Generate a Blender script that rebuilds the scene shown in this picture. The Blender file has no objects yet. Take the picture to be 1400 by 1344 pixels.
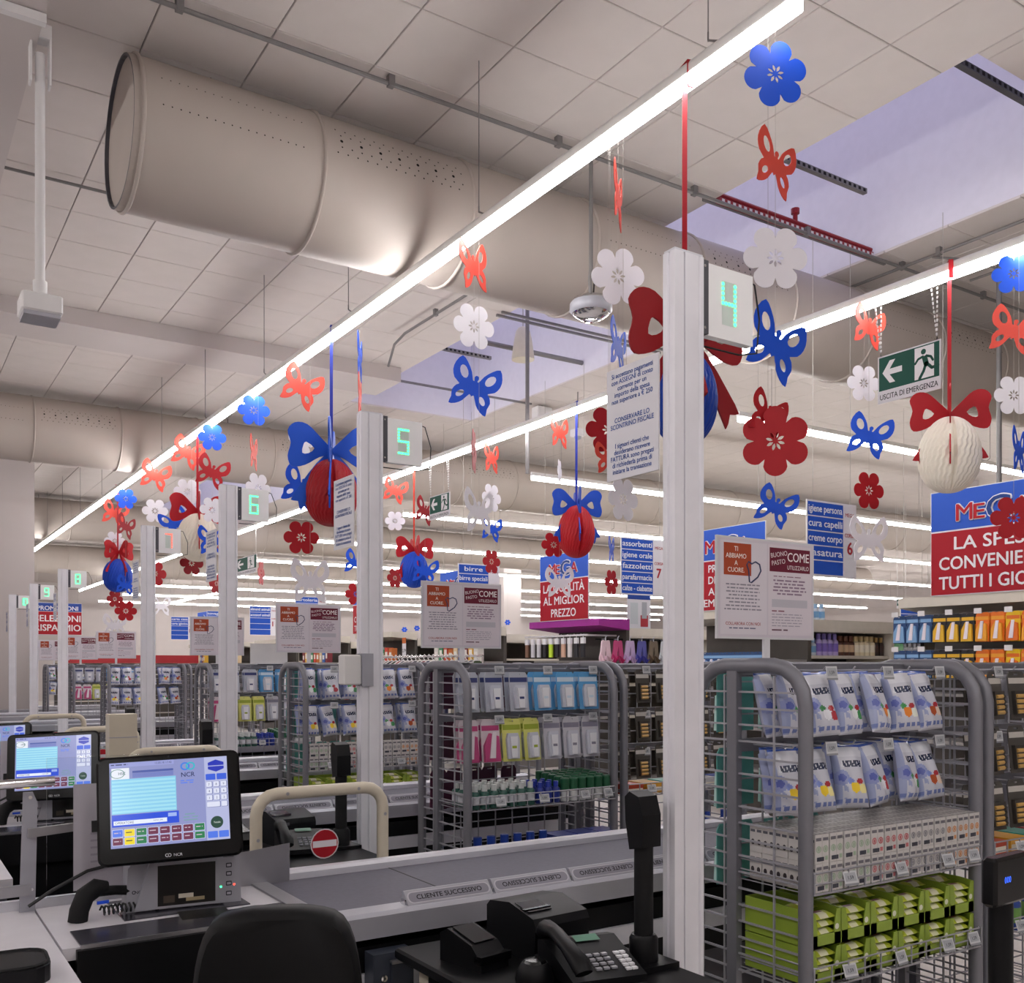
import bpy, math, random
from mathutils import Vector, Matrix
random.seed(7)
R = math.radians
C = bpy.context.scene.collection
SC = bpy.context.scene

# ------------------------------------------------------------------ camera
H = 1.5                                   # eye height
F = 1338.0                                # focal length in photo pixels (1400 wide)
HZ = 910.0                                # horizon row
YAW = math.atan(874.0 / F)
FW = (math.sin(YAW), math.cos(YAW)); RT = (math.cos(YAW), -math.sin(YAW))
cd = bpy.data.cameras.new('camera'); cam = bpy.data.objects.new('camera', cd); C.objects.link(cam)
cd.sensor_width = 36; cd.lens = 36 * F / 1400; cd.shift_y = (HZ - 672) / 1400; cd.clip_end = 200; cd.clip_start = .05
cam.location = (0, 0, H); cam.rotation_euler = (R(90), 0, -YAW)
SC.camera = cam
# ------------------------------------------------------------------ sky (dusk through the roof lights) and exposure
w = bpy.data.worlds.new('dusk'); SC.world = w; w.use_nodes = True
w.node_tree.nodes['Background'].inputs[0].default_value = (.45, .43, .62, 1)
w.node_tree.nodes['Background'].inputs[1].default_value = 2.0
SC.view_settings.view_transform = 'Standard'; SC.view_settings.look = 'None'
SC.view_settings.gamma = 1; SC.view_settings.use_curve_mapping = False
SC.view_settings.exposure = 0.0
LAMP = 37.5                               # strength of every strip light
CZ = 5.07                                 # ceiling height
LZ = 4.05                                 # strip-light height

def ray(px):
    p = px - 700
    return FW[0] * F + RT[0] * p, FW[1] * F + RT[1] * p
def onX(px, py, X):
    dx, dy = ray(px); t = X / dx
    return Vector((X, dy * t, H + (HZ - py) * t))
def onY(px, py, Y):
    dx, dy = ray(px); t = Y / dy
    return Vector((dx * t, Y, H + (HZ - py) * t))
def onZ(px, py, Z):
    dx, dy = ray(px); t = (Z - H) / (HZ - py)
    return Vector((dx * t, dy * t, Z))
def depth(v): return v[0] * FW[0] + v[1] * FW[1]

# ------------------------------------------------------------------ colours and materials
def lin(c):
    if isinstance(c, str):
        c = c.lstrip('#'); c = [int(c[i:i + 2], 16) / 255 for i in (0, 2, 4)]
    return tuple(x / 12.92 if x <= .04045 else ((x + .055) / 1.055) ** 2.4 for x in c)
MATS = {}
def mat(name, col='#808080', rough=.5, metal=0, var=.05, scale=12, emit=None, strength=0, trans=0, alpha=1, bump=0, spec=.5):
    if name in MATS: return MATS[name]
    m = bpy.data.materials.new(name); m.use_nodes = True; MATS[name] = m
    nt = m.node_tree; b = nt.nodes['Principled BSDF']
    c = lin(col)
    if emit is None and not trans:
        tc = nt.nodes.new('ShaderNodeTexCoord'); n = nt.nodes.new('ShaderNodeTexNoise'); n.inputs['Scale'].default_value = scale
        nt.links.new(tc.outputs['Object'], n.inputs['Vector'])
        r = nt.nodes.new('ShaderNodeValToRGB')
        r.color_ramp.elements[0].position = .3; r.color_ramp.elements[1].position = .7
        r.color_ramp.elements[0].color = tuple(x * (1 - var) for x in c) + (1,)
        r.color_ramp.elements[1].color = tuple(min(1, x * (1 + var)) for x in c) + (1,)
        nt.links.new(n.outputs['Fac'], r.inputs['Fac']); nt.links.new(r.outputs['Color'], b.inputs['Base Color'])
        if bump:
            bp = nt.nodes.new('ShaderNodeBump'); bp.inputs['Strength'].default_value = bump
            nt.links.new(n.outputs['Fac'], bp.inputs['Height']); nt.links.new(bp.outputs['Normal'], b.inputs['Normal'])
    else:
        b.inputs['Base Color'].default_value = c + (1,)
    b.inputs['Roughness'].default_value = rough; b.inputs['Metallic'].default_value = metal
    b.inputs['Specular IOR Level'].default_value = spec
    if trans: b.inputs['Transmission Weight'].default_value = trans; b.inputs['IOR'].default_value = 1.1
    if alpha < 1: b.inputs['Alpha'].default_value = alpha
    if emit: b.inputs['Emission Color'].default_value = lin(emit) + (1,); b.inputs['Emission Strength'].default_value = strength
    return m
def attr_mat(name, rough=.5, emit=0, spec=.5):
    m = bpy.data.materials.new(name); m.use_nodes = True; MATS[name] = m
    nt = m.node_tree; b = nt.nodes['Principled BSDF']
    a = nt.nodes.new('ShaderNodeAttribute'); a.attribute_name = 'Col'
    b.inputs['Roughness'].default_value = rough; b.inputs['Specular IOR Level'].default_value = spec
    if emit:
        b.inputs['Base Color'].default_value = (.01, .01, .01, 1)
        nt.links.new(a.outputs['Color'], b.inputs['Emission Color']); b.inputs['Emission Strength'].default_value = emit
    else:
        nt.links.new(a.outputs['Color'], b.inputs['Base Color'])
    return m
attr_mat('pack', .38); attr_mat('print', .6, spec=.3); attr_mat('card', .55, spec=.35); attr_mat('screen', .15, emit=1.0)
mat('alu', '#d4d4dc', .35, .25, .03); mat('post', '#e4e3ea', .42, .1, .03); mat('steel', '#a8a8ad', .28, .8, .04)
mat('rack', '#7b7b83', .4, .3, .04); mat('wire', '#a3a3ab', .35, .3, .04); mat('white', '#d8d6d6', .5, 0, .02)
mat('black', '#0c0c0f', .45, 0, .1, spec=.22); mat('blackgloss', '#08080a', .2, 0, .1, spec=.3); mat('rubber', '#121214', .6, 0, .1, bump=.04, spec=.25)
mat('belt', '#5d5c69', .6, 0, .06, 60); mat('desk', '#d6d3d9', .35, .05, .03); mat('darkdesk', '#3a3941', .2, .1, .05)
mat('cream', '#ccc3b0', .42, 0, .03); mat('railgrey', '#a9a9b2', .35, .3, .03); mat('grey', '#a3a3ac', .45, .1, .04); mat('dgrey', '#4c4c53', .45, .2, .05)
mat('duct', '#b2a8a0', .55, .0, .025, 3); mat('lamphouse', '#d9d7d4', .5, 0, .03)
mat('tube', '#ffffff', emit='#fdfaf9', strength=LAMP)
mat('glass', '#f2f5f6', .03, trans=1)
mat('leather', '#0b0b0d', .55, 0, .1, 40, bump=.06, spec=.2); mat('chrome', '#dcdcde', .12, 1, .02)
mat('hole', '#14120f', .9, 0, .1); mat('cable', '#16161a', .5, 0, .1); mat('string', '#a8a29c', .8, 0, .05)
mat('pipe', '#7e7b7b', .5, .3, .06); mat('redpipe', '#8d1622', .4, 0, .08)

# ------------------------------------------------------------------ mesh builder with a colour per face
def _curve_tris(setup):
    cu = bpy.data.curves.new('tmp', setup.pop('type')); f = setup.pop('fill')
    f(cu); ob = bpy.data.objects.new('tmp', cu)
    me = bpy.data.meshes.new_from_object(ob)
    vs = [tuple(v.co) for v in me.vertices]; fs = [tuple(p.vertices) for p in me.polygons]
    bpy.data.objects.remove(ob); bpy.data.meshes.remove(me); bpy.data.curves.remove(cu)
    return vs, fs
_tc = {}
def text_geo(body, bold):
    bold = 0; k = (body, bold)
    if k not in _tc:
        def f(cu):
            cu.body = body; cu.size = 1; cu.resolution_u = 3; cu.offset = bold; cu.align_x = 'LEFT'; cu.fill_mode = 'FRONT'
            cu.dimensions = '2D'
        _tc[k] = _curve_tris(dict(type='FONT', fill=f))
    return _tc[k]
def plate_geo(loops, th):
    def f(cu):
        cu.dimensions = '2D'; cu.fill_mode = 'BOTH'; cu.extrude = th / 2
        for lp in loops:
            s = cu.splines.new('POLY'); s.points.add(len(lp) - 1)
            for q, (x, y) in zip(s.points, lp): q.co = (x, y, 0, 1)
            s.use_cyclic_u = True
    return _curve_tris(dict(type='CURVE', fill=f))
def smooth_loop(pts, n=3):
    out = []; L = len(pts)
    for i in range(L):
        p0, p1, p2, p3 = (pts[(i + k) % L] for k in (-1, 0, 1, 2))
        for j in range(n):
            t = j / n
            out.append(tuple(.5 * ((2 * p1[a]) + (-p0[a] + p2[a]) * t + (2 * p0[a] - 5 * p1[a] + 4 * p2[a] - p3[a]) * t * t + (-p0[a] + 3 * p1[a] - 3 * p2[a] + p3[a]) * t ** 3) for a in (0, 1)))
    return out

class MB:
    def __init__(s): s.v = []; s.f = []; s.c = []; s.m = None
    def add(s, vs, fs, col=(.5, .5, .5)):
        if isinstance(col, str): col = lin(col)
        o = len(s.v); s.v += [tuple(x) for x in vs]
        for f in fs: s.f.append(tuple(i + o for i in f)); s.c.append(col)
        return s
    def box(s, x0, x1, y0, y1, z0, z1, col=(.5,) * 3, ch=0):
        if ch:
            s2 = MB(); P = [(x0 + ch, y0), (x1 - ch, y0), (x1, y0 + ch), (x1, y1 - ch), (x1 - ch, y1), (x0 + ch, y1), (x0, y1 - ch), (x0, y0 + ch)]
            mx, my = (x0 + x1) / 2, (y0 + y1) / 2
            def ring(z, k): return [(mx + (a - mx) * k[0], my + (b - my) * k[1], z) for a, b in P]
            kx = 1 - 2 * ch / max(x1 - x0, 1e-6); ky = 1 - 2 * ch / max(y1 - y0, 1e-6)
            vs = ring(z0, (kx, ky)) + ring(z0 + ch, (1, 1)) + ring(z1 - ch, (1, 1)) + ring(z1, (kx, ky))
            fs = [tuple(range(7, -1, -1)), tuple(range(24, 32))]
            for r in range(3):
                for i in range(8): fs.append((r * 8 + i, r * 8 + (i + 1) % 8, r * 8 + 8 + (i + 1) % 8, r * 8 + 8 + i))
            return s.add(vs, fs, col)
        vs = [(x, y, z) for z in (z0, z1) for x, y in ((x0, y0), (x1, y0), (x1, y1), (x0, y1))]
        return s.add(vs, [(3, 2, 1, 0), (4, 5, 6, 7), (0, 1, 5, 4), (1, 2, 6, 5), (2, 3, 7, 6), (3, 0, 4, 7)], col)
    def quad(s, a, b, c, d, col=(.5,) * 3): return s.add([a, b, c, d], [(0, 1, 2, 3)], col)
    def rect(s, x, y, w, h, col, z=0): return s.add([(x, y, z), (x + w, y, z), (x + w, y + h, z), (x, y + h, z)], [(0, 1, 2, 3)], col)
    def disc(s, x, y, rx, ry, col, z=0, n=20, a0=0, a1=360):
        vs = [(x + rx * math.cos(R(a0 + (a1 - a0) * i / n)), y + ry * math.sin(R(a0 + (a1 - a0) * i / n)), z) for i in range(n if a1 - a0 >= 360 else n + 1)]
        return s.add(vs, [tuple(range(len(vs)))], col)
    def ringp(s, x, y, r0, r1, col, z=0, n=20, sx=1):
        vs = []
        for i in range(n):
            a = 2 * math.pi * i / n
            vs += [(x + sx * r0 * math.cos(a), y + r0 * math.sin(a), z), (x + sx * r1 * math.cos(a), y + r1 * math.sin(a), z)]
        return s.add(vs, [(2 * i, 2 * i + 1, (2 * i + 3) % (2 * n), (2 * i + 2) % (2 * n)) for i in range(n)], col)
    def rrect(s, x, y, w, h, r, col, z=0, n=4):
        vs = []
        for cx, cy, a in ((x + w - r, y + h - r, 0), (x + r, y + h - r, 90), (x + r, y + r, 180), (x + w - r, y + r, 270)):
            for i in range(n + 1): t = R(a + 90 * i / n); vs.append((cx + r * math.cos(t), cy + r * math.sin(t), z))
        return s.add(vs, [tuple(range(len(vs)))], col)
    def text(s, body, x, y, size, col, z=0, bold=0, align='L', sx=1, rot=0, width=None):
        vs, fs = text_geo(body, bold)
        if not vs: return s
        x0 = min(v[0] for v in vs); x1 = max(v[0] for v in vs)
        if width: sx = width / ((x1 - x0) * size)
        off = {'L': 0, 'C': -(x0 + x1) / 2, 'R': -x1}[align]
        c_, s_ = math.cos(rot), math.sin(rot)
        sh = [(0, 0)]
        if bold >= .04: sh = [(bold * math.cos(R(45 * i)), bold * math.sin(R(45 * i))) for i in range(8)]
        elif bold >= .008: sh = [(-bold, 0), (bold, 0), (0, bold * .7), (0, -bold * .7)]
        for q_, (ox, oy) in enumerate(sh):
            out = []; zz = z + q_ * size * .004
            for v in vs:
                a = (v[0] + off) * size * sx + ox * size; b = (v[1] + oy) * size
                out.append((x + a * c_ - b * s_, y + a * s_ + b * c_, zz))
            s.add(out, fs, col)
        return s
    def words(s, x, y, w, h, n, col, z=0, rows=1, pitch=0, center=False):
        for r in range(rows):
            ww = w * (random.uniform(.7, 1) if center else random.uniform(.8, 1)); X = x + (w - ww) / 2 if center else x; e = X + ww
            while X < e:
                l = min(random.uniform(.6, 2.2) * w / n, e - X); s.rect(X, y - r * pitch, l, h, col, z); X += l + .35 * w / n
        return s
    def tube(s, pts, r, n=8, col=(.5,) * 3, cap=True, sq=(1, 1), closed=False):
        pts = [Vector(p) for p in pts]; rs = r if isinstance(r, (list, tuple)) else [r] * len(pts)
        rings = []; up = None; L = len(pts)
        for i, p in enumerate(pts):
            if closed: d = pts[(i + 1) % L] - pts[i - 1]
            else: d = pts[min(i + 1, L - 1)] - pts[max(i - 1, 0)]
            d.normalize()
            if up is None: up = Vector((0, 0, 1)) if abs(d.z) < .9 else Vector((0, 1, 0))
            a = d.cross(up).normalized(); b = a.cross(d).normalized(); up = b
            rings.append([p + a * rs[i] * sq[0] * math.cos(2 * math.pi * k / n) + b * rs[i] * sq[1] * math.sin(2 * math.pi * k / n) for k in range(n)])
        vs = [v for g in rings for v in g]; fs = []
        for i in range(L if closed else L - 1):
            j = (i + 1) % L
            for k in range(n): fs.append((i * n + k, i * n + (k + 1) % n, j * n + (k + 1) % n, j * n + k))
        if cap and not closed: fs += [tuple(range(n - 1, -1, -1)), tuple(range((L - 1) * n, L * n))]
        return s.add(vs, fs, col)
    def lathe(s, prof, n=20, col=(.5,) * 3, cx=0, cy=0, cz=0, cap=True):
        vs = []
        for r_, z in prof:
            for k in range(n): a = 2 * math.pi * k / n; vs.append((cx + r_ * math.cos(a), cy + r_ * math.sin(a), cz + z))
        fs = []
        for i in range(len(prof) - 1):
            for k in range(n): fs.append((i * n + k, i * n + (k + 1) % n, (i + 1) * n + (k + 1) % n, (i + 1) * n + k))
        if cap: fs += [tuple(range(n - 1, -1, -1)), tuple(range((len(prof) - 1) * n, len(prof) * n))]
        return s.add(vs, fs, col)
    def prism(s, pts, h0, h1, axis='y', col=(.5,) * 3):
        """polygon pts extruded along an axis; axis y: pts are (x,z), axis x: pts are (y,z), axis z: pts are (x,y)"""
        f = {'y': lambda p, h: (p[0], h, p[1]), 'x': lambda p, h: (h, p[0], p[1]), 'z': lambda p, h: (p[0], p[1], h)}[axis]
        n = len(pts); vs = [f(p, h0) for p in pts] + [f(p, h1) for p in pts]
        fs = [tuple(range(n)), tuple(range(2 * n - 1, n - 1, -1))] + [(i, n + i, n + (i + 1) % n, (i + 1) % n) for i in range(n)]
        return s.add(vs, fs, col)
    def plate(s, loops, th, col): vs, fs = plate_geo(loops, th); return s.add(vs, fs, col)
    def xf(s, M, start=0):
        s.v[start:] = [tuple(M @ Vector(v)) for v in s.v[start:]]; return s
    def mesh(s, name, material, smooth=None):
        me = bpy.data.meshes.new(name); me.from_pydata(s.v, [], s.f)
        me.validate(clean_customdata=False)
        if len(me.polygons) == len(s.c):
            ca = me.color_attributes.new('Col', 'FLOAT_COLOR', 'CORNER'); arr = []
            for p in me.polygons:
                c = tuple(s.c[p.index]) + (1,)
                arr += c * p.loop_total
            ca.data.foreach_set('color', arr)
        me.materials.append(MATS[material] if isinstance(material, str) else material)
        if smooth:
            me.polygons.foreach_set('use_smooth', [True] * len(me.polygons)); me.set_sharp_from_angle(angle=R(smooth))
        me.update(); return me
    def build(s, name, material, parent=None, loc=(0, 0, 0), rot=(0, 0, 0), smooth=None):
        return obj(name, s.mesh(name, material, smooth), parent, loc, rot)
def obj(name, me, parent=None, loc=(0, 0, 0), rot=(0, 0, 0)):
    o = bpy.data.objects.new(name, me); C.objects.link(o); o.location = loc; o.rotation_euler = rot
    if parent: o.parent = parent
    return o
def tag(o, label=None, cat=None, group=None, kind=None):
    if label: o['label'] = label
    if cat: o['category'] = cat
    if group: o['group'] = group
    if kind: o['kind'] = kind
    return o
def thing(name, label, cat, loc=(0, 0, 0), rz=0, group=None):
    o = bpy.data.objects.new(name, None); C.objects.link(o); o.location = loc; o.rotation_euler = (0, 0, rz); o.empty_display_size = .1
    return tag(o, label, cat, group)
def struct(o): o['kind'] = 'structure'; return o
def children(o): return KIDS.get(o.name, [])
def kids_index():
    KIDS.clear()
    for o in C.objects:
        if o.parent: KIDS.setdefault(o.parent.name, []).append(o)
KIDS = {}
def copy_tree(o, parent=None):
    c = o.copy(); C.objects.link(c); c.parent = parent
    for ch in children(o): copy_tree(ch, c)
    return c
VERT = (R(90), 0, 0)             # flat print facing -Y
VERTX = (R(90), 0, R(-90))       # flat print facing -X
VERTB = (R(90), 0, R(180))       # facing +Y
ORD = ['leftmost', 'second', 'third', 'fourth', 'fifth', 'sixth', 'seventh', 'eighth', 'ninth', 'tenth', 'eleventh', 'twelfth', 'thirteenth']
NUM = {3: 'three', 4: 'four', 5: 'five', 6: 'six', 7: 'seven', 8: 'eight', 9: 'nine', 10: 'ten'}
LANES = {4: 1.82, 5: 3.71, 6: 5.66, 7: 7.65, 8: 11.6, 9: 13.9, 10: 16.2}
# ================================================================== setting
mat('floor', '#d5d0cb', .35, 0, .05, 2); mat('tile', '#cbc3bf', .85, 0, .02, 5); mat('gridbar', '#bdb5b0', .7, 0, .03)
mat('wall', '#bfb7b5', .8, 0, .02, 2); mat('shaft', '#d5d2da', .8, 0, .02)
XL, XR, YN, YF = -5, 40, -7, 46
SKY = [(5.4, 7.32, 3.3, 12.3), (5.4, 7.32, 18.5, 26.5)]
struct(MB().box(XL, XR, YN, YF, -.1, 0).build('floor', 'floor'))
def grid_lines(a, b, o, extra):
    n0 = math.ceil((a - o) / .6); xs = [a] + [o + .6 * k for k in range(n0, int((b - o) / .6) + 1)] + [b] + extra
    xs = sorted(xs); out = [xs[0]]
    for x in xs[1:]:
        if x - out[-1] > .04: out.append(x)
    return out
gx = grid_lines(XL, 24, 3.10, []); gy = grid_lines(YN, 34, 4.125, [])
# ceiling: plate above with the roof-light openings left out, tiles hung below it
ce = MB()
SW = .06
for (x0, x1) in ((XL, SKY[0][0] - SW), (SKY[0][1] + SW, XR)): ce.box(x0, x1, YN, YF, CZ + .02, CZ + .12)
yy = YN
for s_ in SKY: ce.box(s_[0] - SW, s_[1] + SW, yy, s_[2] - SW, CZ + .02, CZ + .12); yy = s_[3] + SW
ce.box(SKY[0][0] - SW, SKY[0][1] + SW, yy, YF, CZ + .02, CZ + .12)
ceiling = struct(ce.build('ceiling', 'gridbar'))
cells = []
for i in range(len(gx) - 1):
    for j in range(len(gy) - 1):
        cells.append((gx[i], gx[i + 1], gy[j], gy[j + 1]))
big = [c for c in ((24, 40, a, b) for a, b in ((YN, 8), (8, 20), (20, 34)))] + [(XL, 40, 34, YF)]
def clip(c):
    res = [c]
    for (a0, a1, b0, b1) in SKY:
        nr = []
        for (x0, x1, y0, y1) in res:
            if x1 <= a0 or x0 >= a1 or y1 <= b0 or y0 >= b1: nr.append((x0, x1, y0, y1)); continue
            if x0 < a0: nr.append((x0, a0, y0, y1))
            if x1 > a1: nr.append((a1, x1, y0, y1))
            mx0, mx1 = max(x0, a0), min(x1, a1)
            if y0 < b0: nr.append((mx0, mx1, y0, b0))
            if y1 > b1: nr.append((mx0, mx1, b1, y1))
        res = nr
    return [r for r in res if r[1] - r[0] > .03 and r[3] - r[2] > .03]
cells = [d for c in cells for d in clip(c)]
def in_view(c):
    mx, my = (c[0] + c[1]) / 2, (c[2] + c[3]) / 2; d = mx * FW[0] + my * FW[1]; l = mx * RT[0] + my * RT[1]
    return d > 3.5 and abs(l) / d < .55 and (CZ - H) / d < .72
cells.sort(key=lambda c: (not in_view(c), math.hypot((c[0] + c[1]) / 2, (c[2] + c[3]) / 2)))
def tile_mesh(w_, h_):
    g = .003; b = .004
    m = MB(); x0, x1, y0, y1 = -w_ / 2 + g, w_ / 2 - g, -h_ / 2 + g, h_ / 2 - g
    vs = [(x0, y0, .02), (x1, y0, .02), (x1, y1, .02), (x0, y1, .02), (x0, y0, b), (x1, y0, b), (x1, y1, b), (x0, y1, b),
          (x0 + b, y0 + b, 0), (x1 - b, y0 + b, 0), (x1 - b, y1 - b, 0), (x0 + b, y1 - b, 0)]
    fs = [(11, 10, 9, 8)] + [(k + i, k + (i + 1) % 4, k + 4 + (i + 1) % 4, k + 4 + i) for k in (0, 4) for i in range(4)]
    return m.add(vs, fs)
tcache = {}
for c in cells[:296]:
    k = (round(c[1] - c[0], 3), round(c[3] - c[2], 3))
    if k not in tcache: tcache[k] = tile_mesh(*k).mesh('ceiling_tile', 'tile')
    obj('ceiling_tile', tcache[k], ceiling, ((c[0] + c[1]) / 2, (c[2] + c[3]) / 2, CZ))
rest = MB()
for c in cells[296:] + [d for b in big for d in clip(b)]:
    t = tile_mesh(c[1] - c[0], c[3] - c[2]); rest.add([(v[0] + (c[0] + c[1]) / 2, v[1] + (c[2] + c[3]) / 2, v[2] + CZ) for v in t.v], t.f)
tag(rest.build('ceiling_tile', 'tile', ceiling), kind='stuff')
# roof-light shafts with a glazed top
for k, (x0, x1, y0, y1) in enumerate(SKY):
    s = MB(); t = .06; z1 = CZ + 1.65
    zb = CZ + .0195; s.box(x0 - t, x0, y0 - t, y1 + t, zb, z1).box(x1, x1 + t, y0 - t, y1 + t, zb, z1).box(x0, x1, y0 - t, y0, zb, z1).box(x0, x1, y1, y1 + t, zb, z1)
    o = struct(s.build('skylight_shaft', 'shaft'))
    fr = MB()
    for q in range(7): yq = y0 + (y1 - y0) * q / 6; fr.box(x0, x1, yq - .025, yq + .025, z1 - .06, z1 + .02)
    fr.box((x0 + x1) / 2 - .025, (x0 + x1) / 2 + .025, y0, y1, z1 - .06, z1 + .02)
    fr.build('glazing_bar', 'white', o)
# walls
struct(MB().box(XL, XR, YF, YF + .2, 0, CZ + .12).build('wall_back', 'wall'))
struct(MB().box(XR, XR + .2, YN, YF, 0, CZ + .12).build('wall_right', 'wall'))
struct(MB().box(XL - .2, XL, YN, YF, 0, CZ + .12).build('wall_left', 'wall'))
struct(MB().box(XL, XR, YN - .2, YN, 0, CZ + .12).build('wall_front', 'wall'))
struct(MB().box(-4.9, 2.13, 17.0, 18.2, 0, CZ).build('wall_end', 'wall'))
for k, (x, y) in enumerate(((17.6, 11.2), (15.5, 24))):
    struct(MB().box(x - .3, x + .3, y - .3, y + .3, 0, CZ).build('trim_%d' % (k + 3), 'wall'))
# beam along the left with its perforated strap
bm = struct(MB().box(-.3, .70, 3.0, 8.6, 4.66, CZ).build('trim_1', 'wall'))
st = MB().box(.1, .705, 5.2, 5.24, 4.61, 4.655)
st.build('strap', 'white', bm)
# shallow boxed beam across the ceiling
struct(MB().box(-4.9, 5.3, 10.55, 11.25, CZ - .17, CZ - .002).build('trim_2', 'wall'))

# ------------------------------------------------------------------ strip lights
DUCTS = (5.98, 14.1, 22.5, 31.0)
def strip_light(a, b, label, wires, group='suspended strip lights'):
    """a, b: ends (x, y)"""
    a = Vector((a[0], a[1], LZ)); b = Vector((b[0], b[1], LZ)); L = (b - a).length; ang = math.atan2(b.y - a.y, b.x - a.x)
    t = thing('strip_light', label, 'lamp', a, ang, group)
    MB().prism([(-.022, .03), (.022, .03), (.022, .07), (.014, .085), (-.014, .085), (-.022, .07)], 0, L, 'x').build('housing', 'lamphouse', t)
    MB().prism([(-.024, .03), (.024, .03), (.024, -.012), (.015, -.024), (-.015, -.024), (-.024, -.012)], 0.01, L - .01, 'x').build('light_tube', 'tube', t)
    n = max(2, int(L / wires) + 1); zt = CZ - LZ - .003
    for i in range(n):
        x = .5 + (L - 1) * i / (n - 1)
        wx, wy = a.x + x * math.cos(ang), a.y + x * math.sin(ang)
        if any(q[0] - .1 < wx < q[1] + .1 and q[2] - .1 < wy < q[3] + .1 for q in SKY) or any(abs(wy - dy) < .5 for dy in DUCTS): continue
        w_ = MB().tube([(x, 0, .12), (x, 0, zt)], .0035, 4)
        w_.tube([(x - .07, 0, .085), (x, 0, .125), (x, 0, .16)], .005, 4)
        w_.build('suspension_wire', 'pipe', t)
X1, X2, X3 = 2.993, 5.90, 10.2
strip_light((X1, onX(1095, 5, X1).y), (X1, 16.8 * 1.9), 'long bright strip light crossing the whole upper picture diagonally', 1.95)
strip_light((X2, 2.0), (X2, 36), 'second long strip light, carrying the emergency exit sign at right', 2.6)
strip_light((X3, 34), (X3, 45), 'thin distant strip light running below the left ornaments', 3.5)
rows = [7.2, 11.0, 14.85, 19.0, 23.3, 27.8, 32.4, 37.0, 41.5]
rl = ['nearest', 'second', 'third', 'fourth', 'fifth', 'sixth', 'seventh', 'eighth', 'farthest']
for y, q in zip(rows, rl):
    strip_light((7.5, y), (37, y), '%s strip light above the aisles, counted from the camera' % q, 4.0, 'strip lights above the aisles')
strip_light((-2.6, -5), (-2.6, 16), 'added unseen strip light above the exit side, left of the frame', 4)  # lamp row added out of view to give the hall more light
strip_light((0.6, -6), (0.6, 1.0), 'added unseen strip light behind the camera, first of two', 4)  # lamp added out of view to brighten the foreground
strip_light((3.4, -6), (3.4, .5), 'added unseen strip light behind the camera, second of two', 4)  # second unseen lamp added for foreground light

# ------------------------------------------------------------------ round air ducts
def duct(x0, x1, y, label, holes=True, sec=1.05):
    r = .42; zc = 4.58
    t = thing('air_duct', label, 'duct', (x0, y, zc))
    n = int((x1 - x0) / sec)
    def ring(x, rr, k=36): return [(x, rr * math.cos(2 * math.pi * i / k), rr * math.sin(2 * math.pi * i / k)) for i in range(k)]
    m = MB(); k = 36; m.add(ring(0, r) + ring(sec, r), [(i, (i + 1) % k, k + (i + 1) % k, k + i) for i in range(k)])
    sm = m.mesh('section', 'duct', 60)
    cm = MB().tube([(0, (r + .003) * math.cos(2 * math.pi * i / 36), (r + .003) * math.sin(2 * math.pi * i / 36)) for i in range(36)], .012, 6, closed=True).mesh('collar', 'duct', 60)
    for i in range(n):
        obj('section', sm, t, (i * sec, 0, 0)); obj('collar', cm, t, (i * sec + .02, 0, 0))
    for xx in (-.008, n * sec):
        MB().add(ring(xx, r - .004), [tuple(range(k))]).build('end_cap', 'duct', t)
    lip = ring(-.03, r - .006) + ring(-.03, r - .02) + ring(0, r - .02); MB().add(lip, [(j * k + i, (j + 1) * k + i, (j + 1) * k + (i + 1) % k, j * k + (i + 1) % k) for j in range(2) for i in range(k)]).build('shaded_lip', 'dgrey', t)  # end lip coloured dark grey to stand for the rim's inner shadow
    MB().add(ring(-.03, r - .006) + ring(.015, r - .002), [(i, k + i, k + (i + 1) % k, (i + 1) % k) for i in range(k)]).build('end_rim', 'duct', t)
    if holes:
        h = MB()
        def hole(x, a, rr):
            P = []; R0 = r + .002
            for q in range(6):
                u = rr * math.cos(q * math.pi / 3); v = rr * math.sin(q * math.pi / 3); aa = a + v / R0
                P.append((x + u, -R0 * math.cos(aa), R0 * math.sin(aa)))
            h.add(P, [tuple(range(6))])
        for i in range(n):
            if i % 3 == 1:
                for j in range(14):
                    x = i * sec + .1 + j * (sec - .2) / 13
                    for dd, rr in ((-.20, .0055), (-.10, .0055), (.10, .0055), (.20, .0055)): hole(x + (.03 if abs(dd) < .15 else 0), .30 + dd, rr)
                    if j % 2 == 0: hole(x + .03, .30, .011)
            elif i % 3 == 0:
                for j in range(18):
                    x = i * sec + .12 + j * (sec - .24) / 17; hole(x, .42, .004); hole(x, .02, .0045)
        tag(h.build('perforation', 'hole', t), kind='stuff')
    br = MB()
    for i in range(0, n, 3):
        br.tube([(i * sec + .5, 0, r), (i * sec + .5, 0, CZ - zc)], .006, 5)
    br.build('hanger', 'pipe', t)
duct(1.22, 24, 5.98, 'big round air duct nearest the camera, end cap showing at left')
duct(-2.5, 26, 14.1, 'second round air duct, ending behind the white wall at left')
duct(2.4, 30, 22.5, 'third round air duct, far beyond the checkout posts', False)
duct(2.6, 36, 31.0, 'farthest round air duct near the back of the hall', False)

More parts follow.
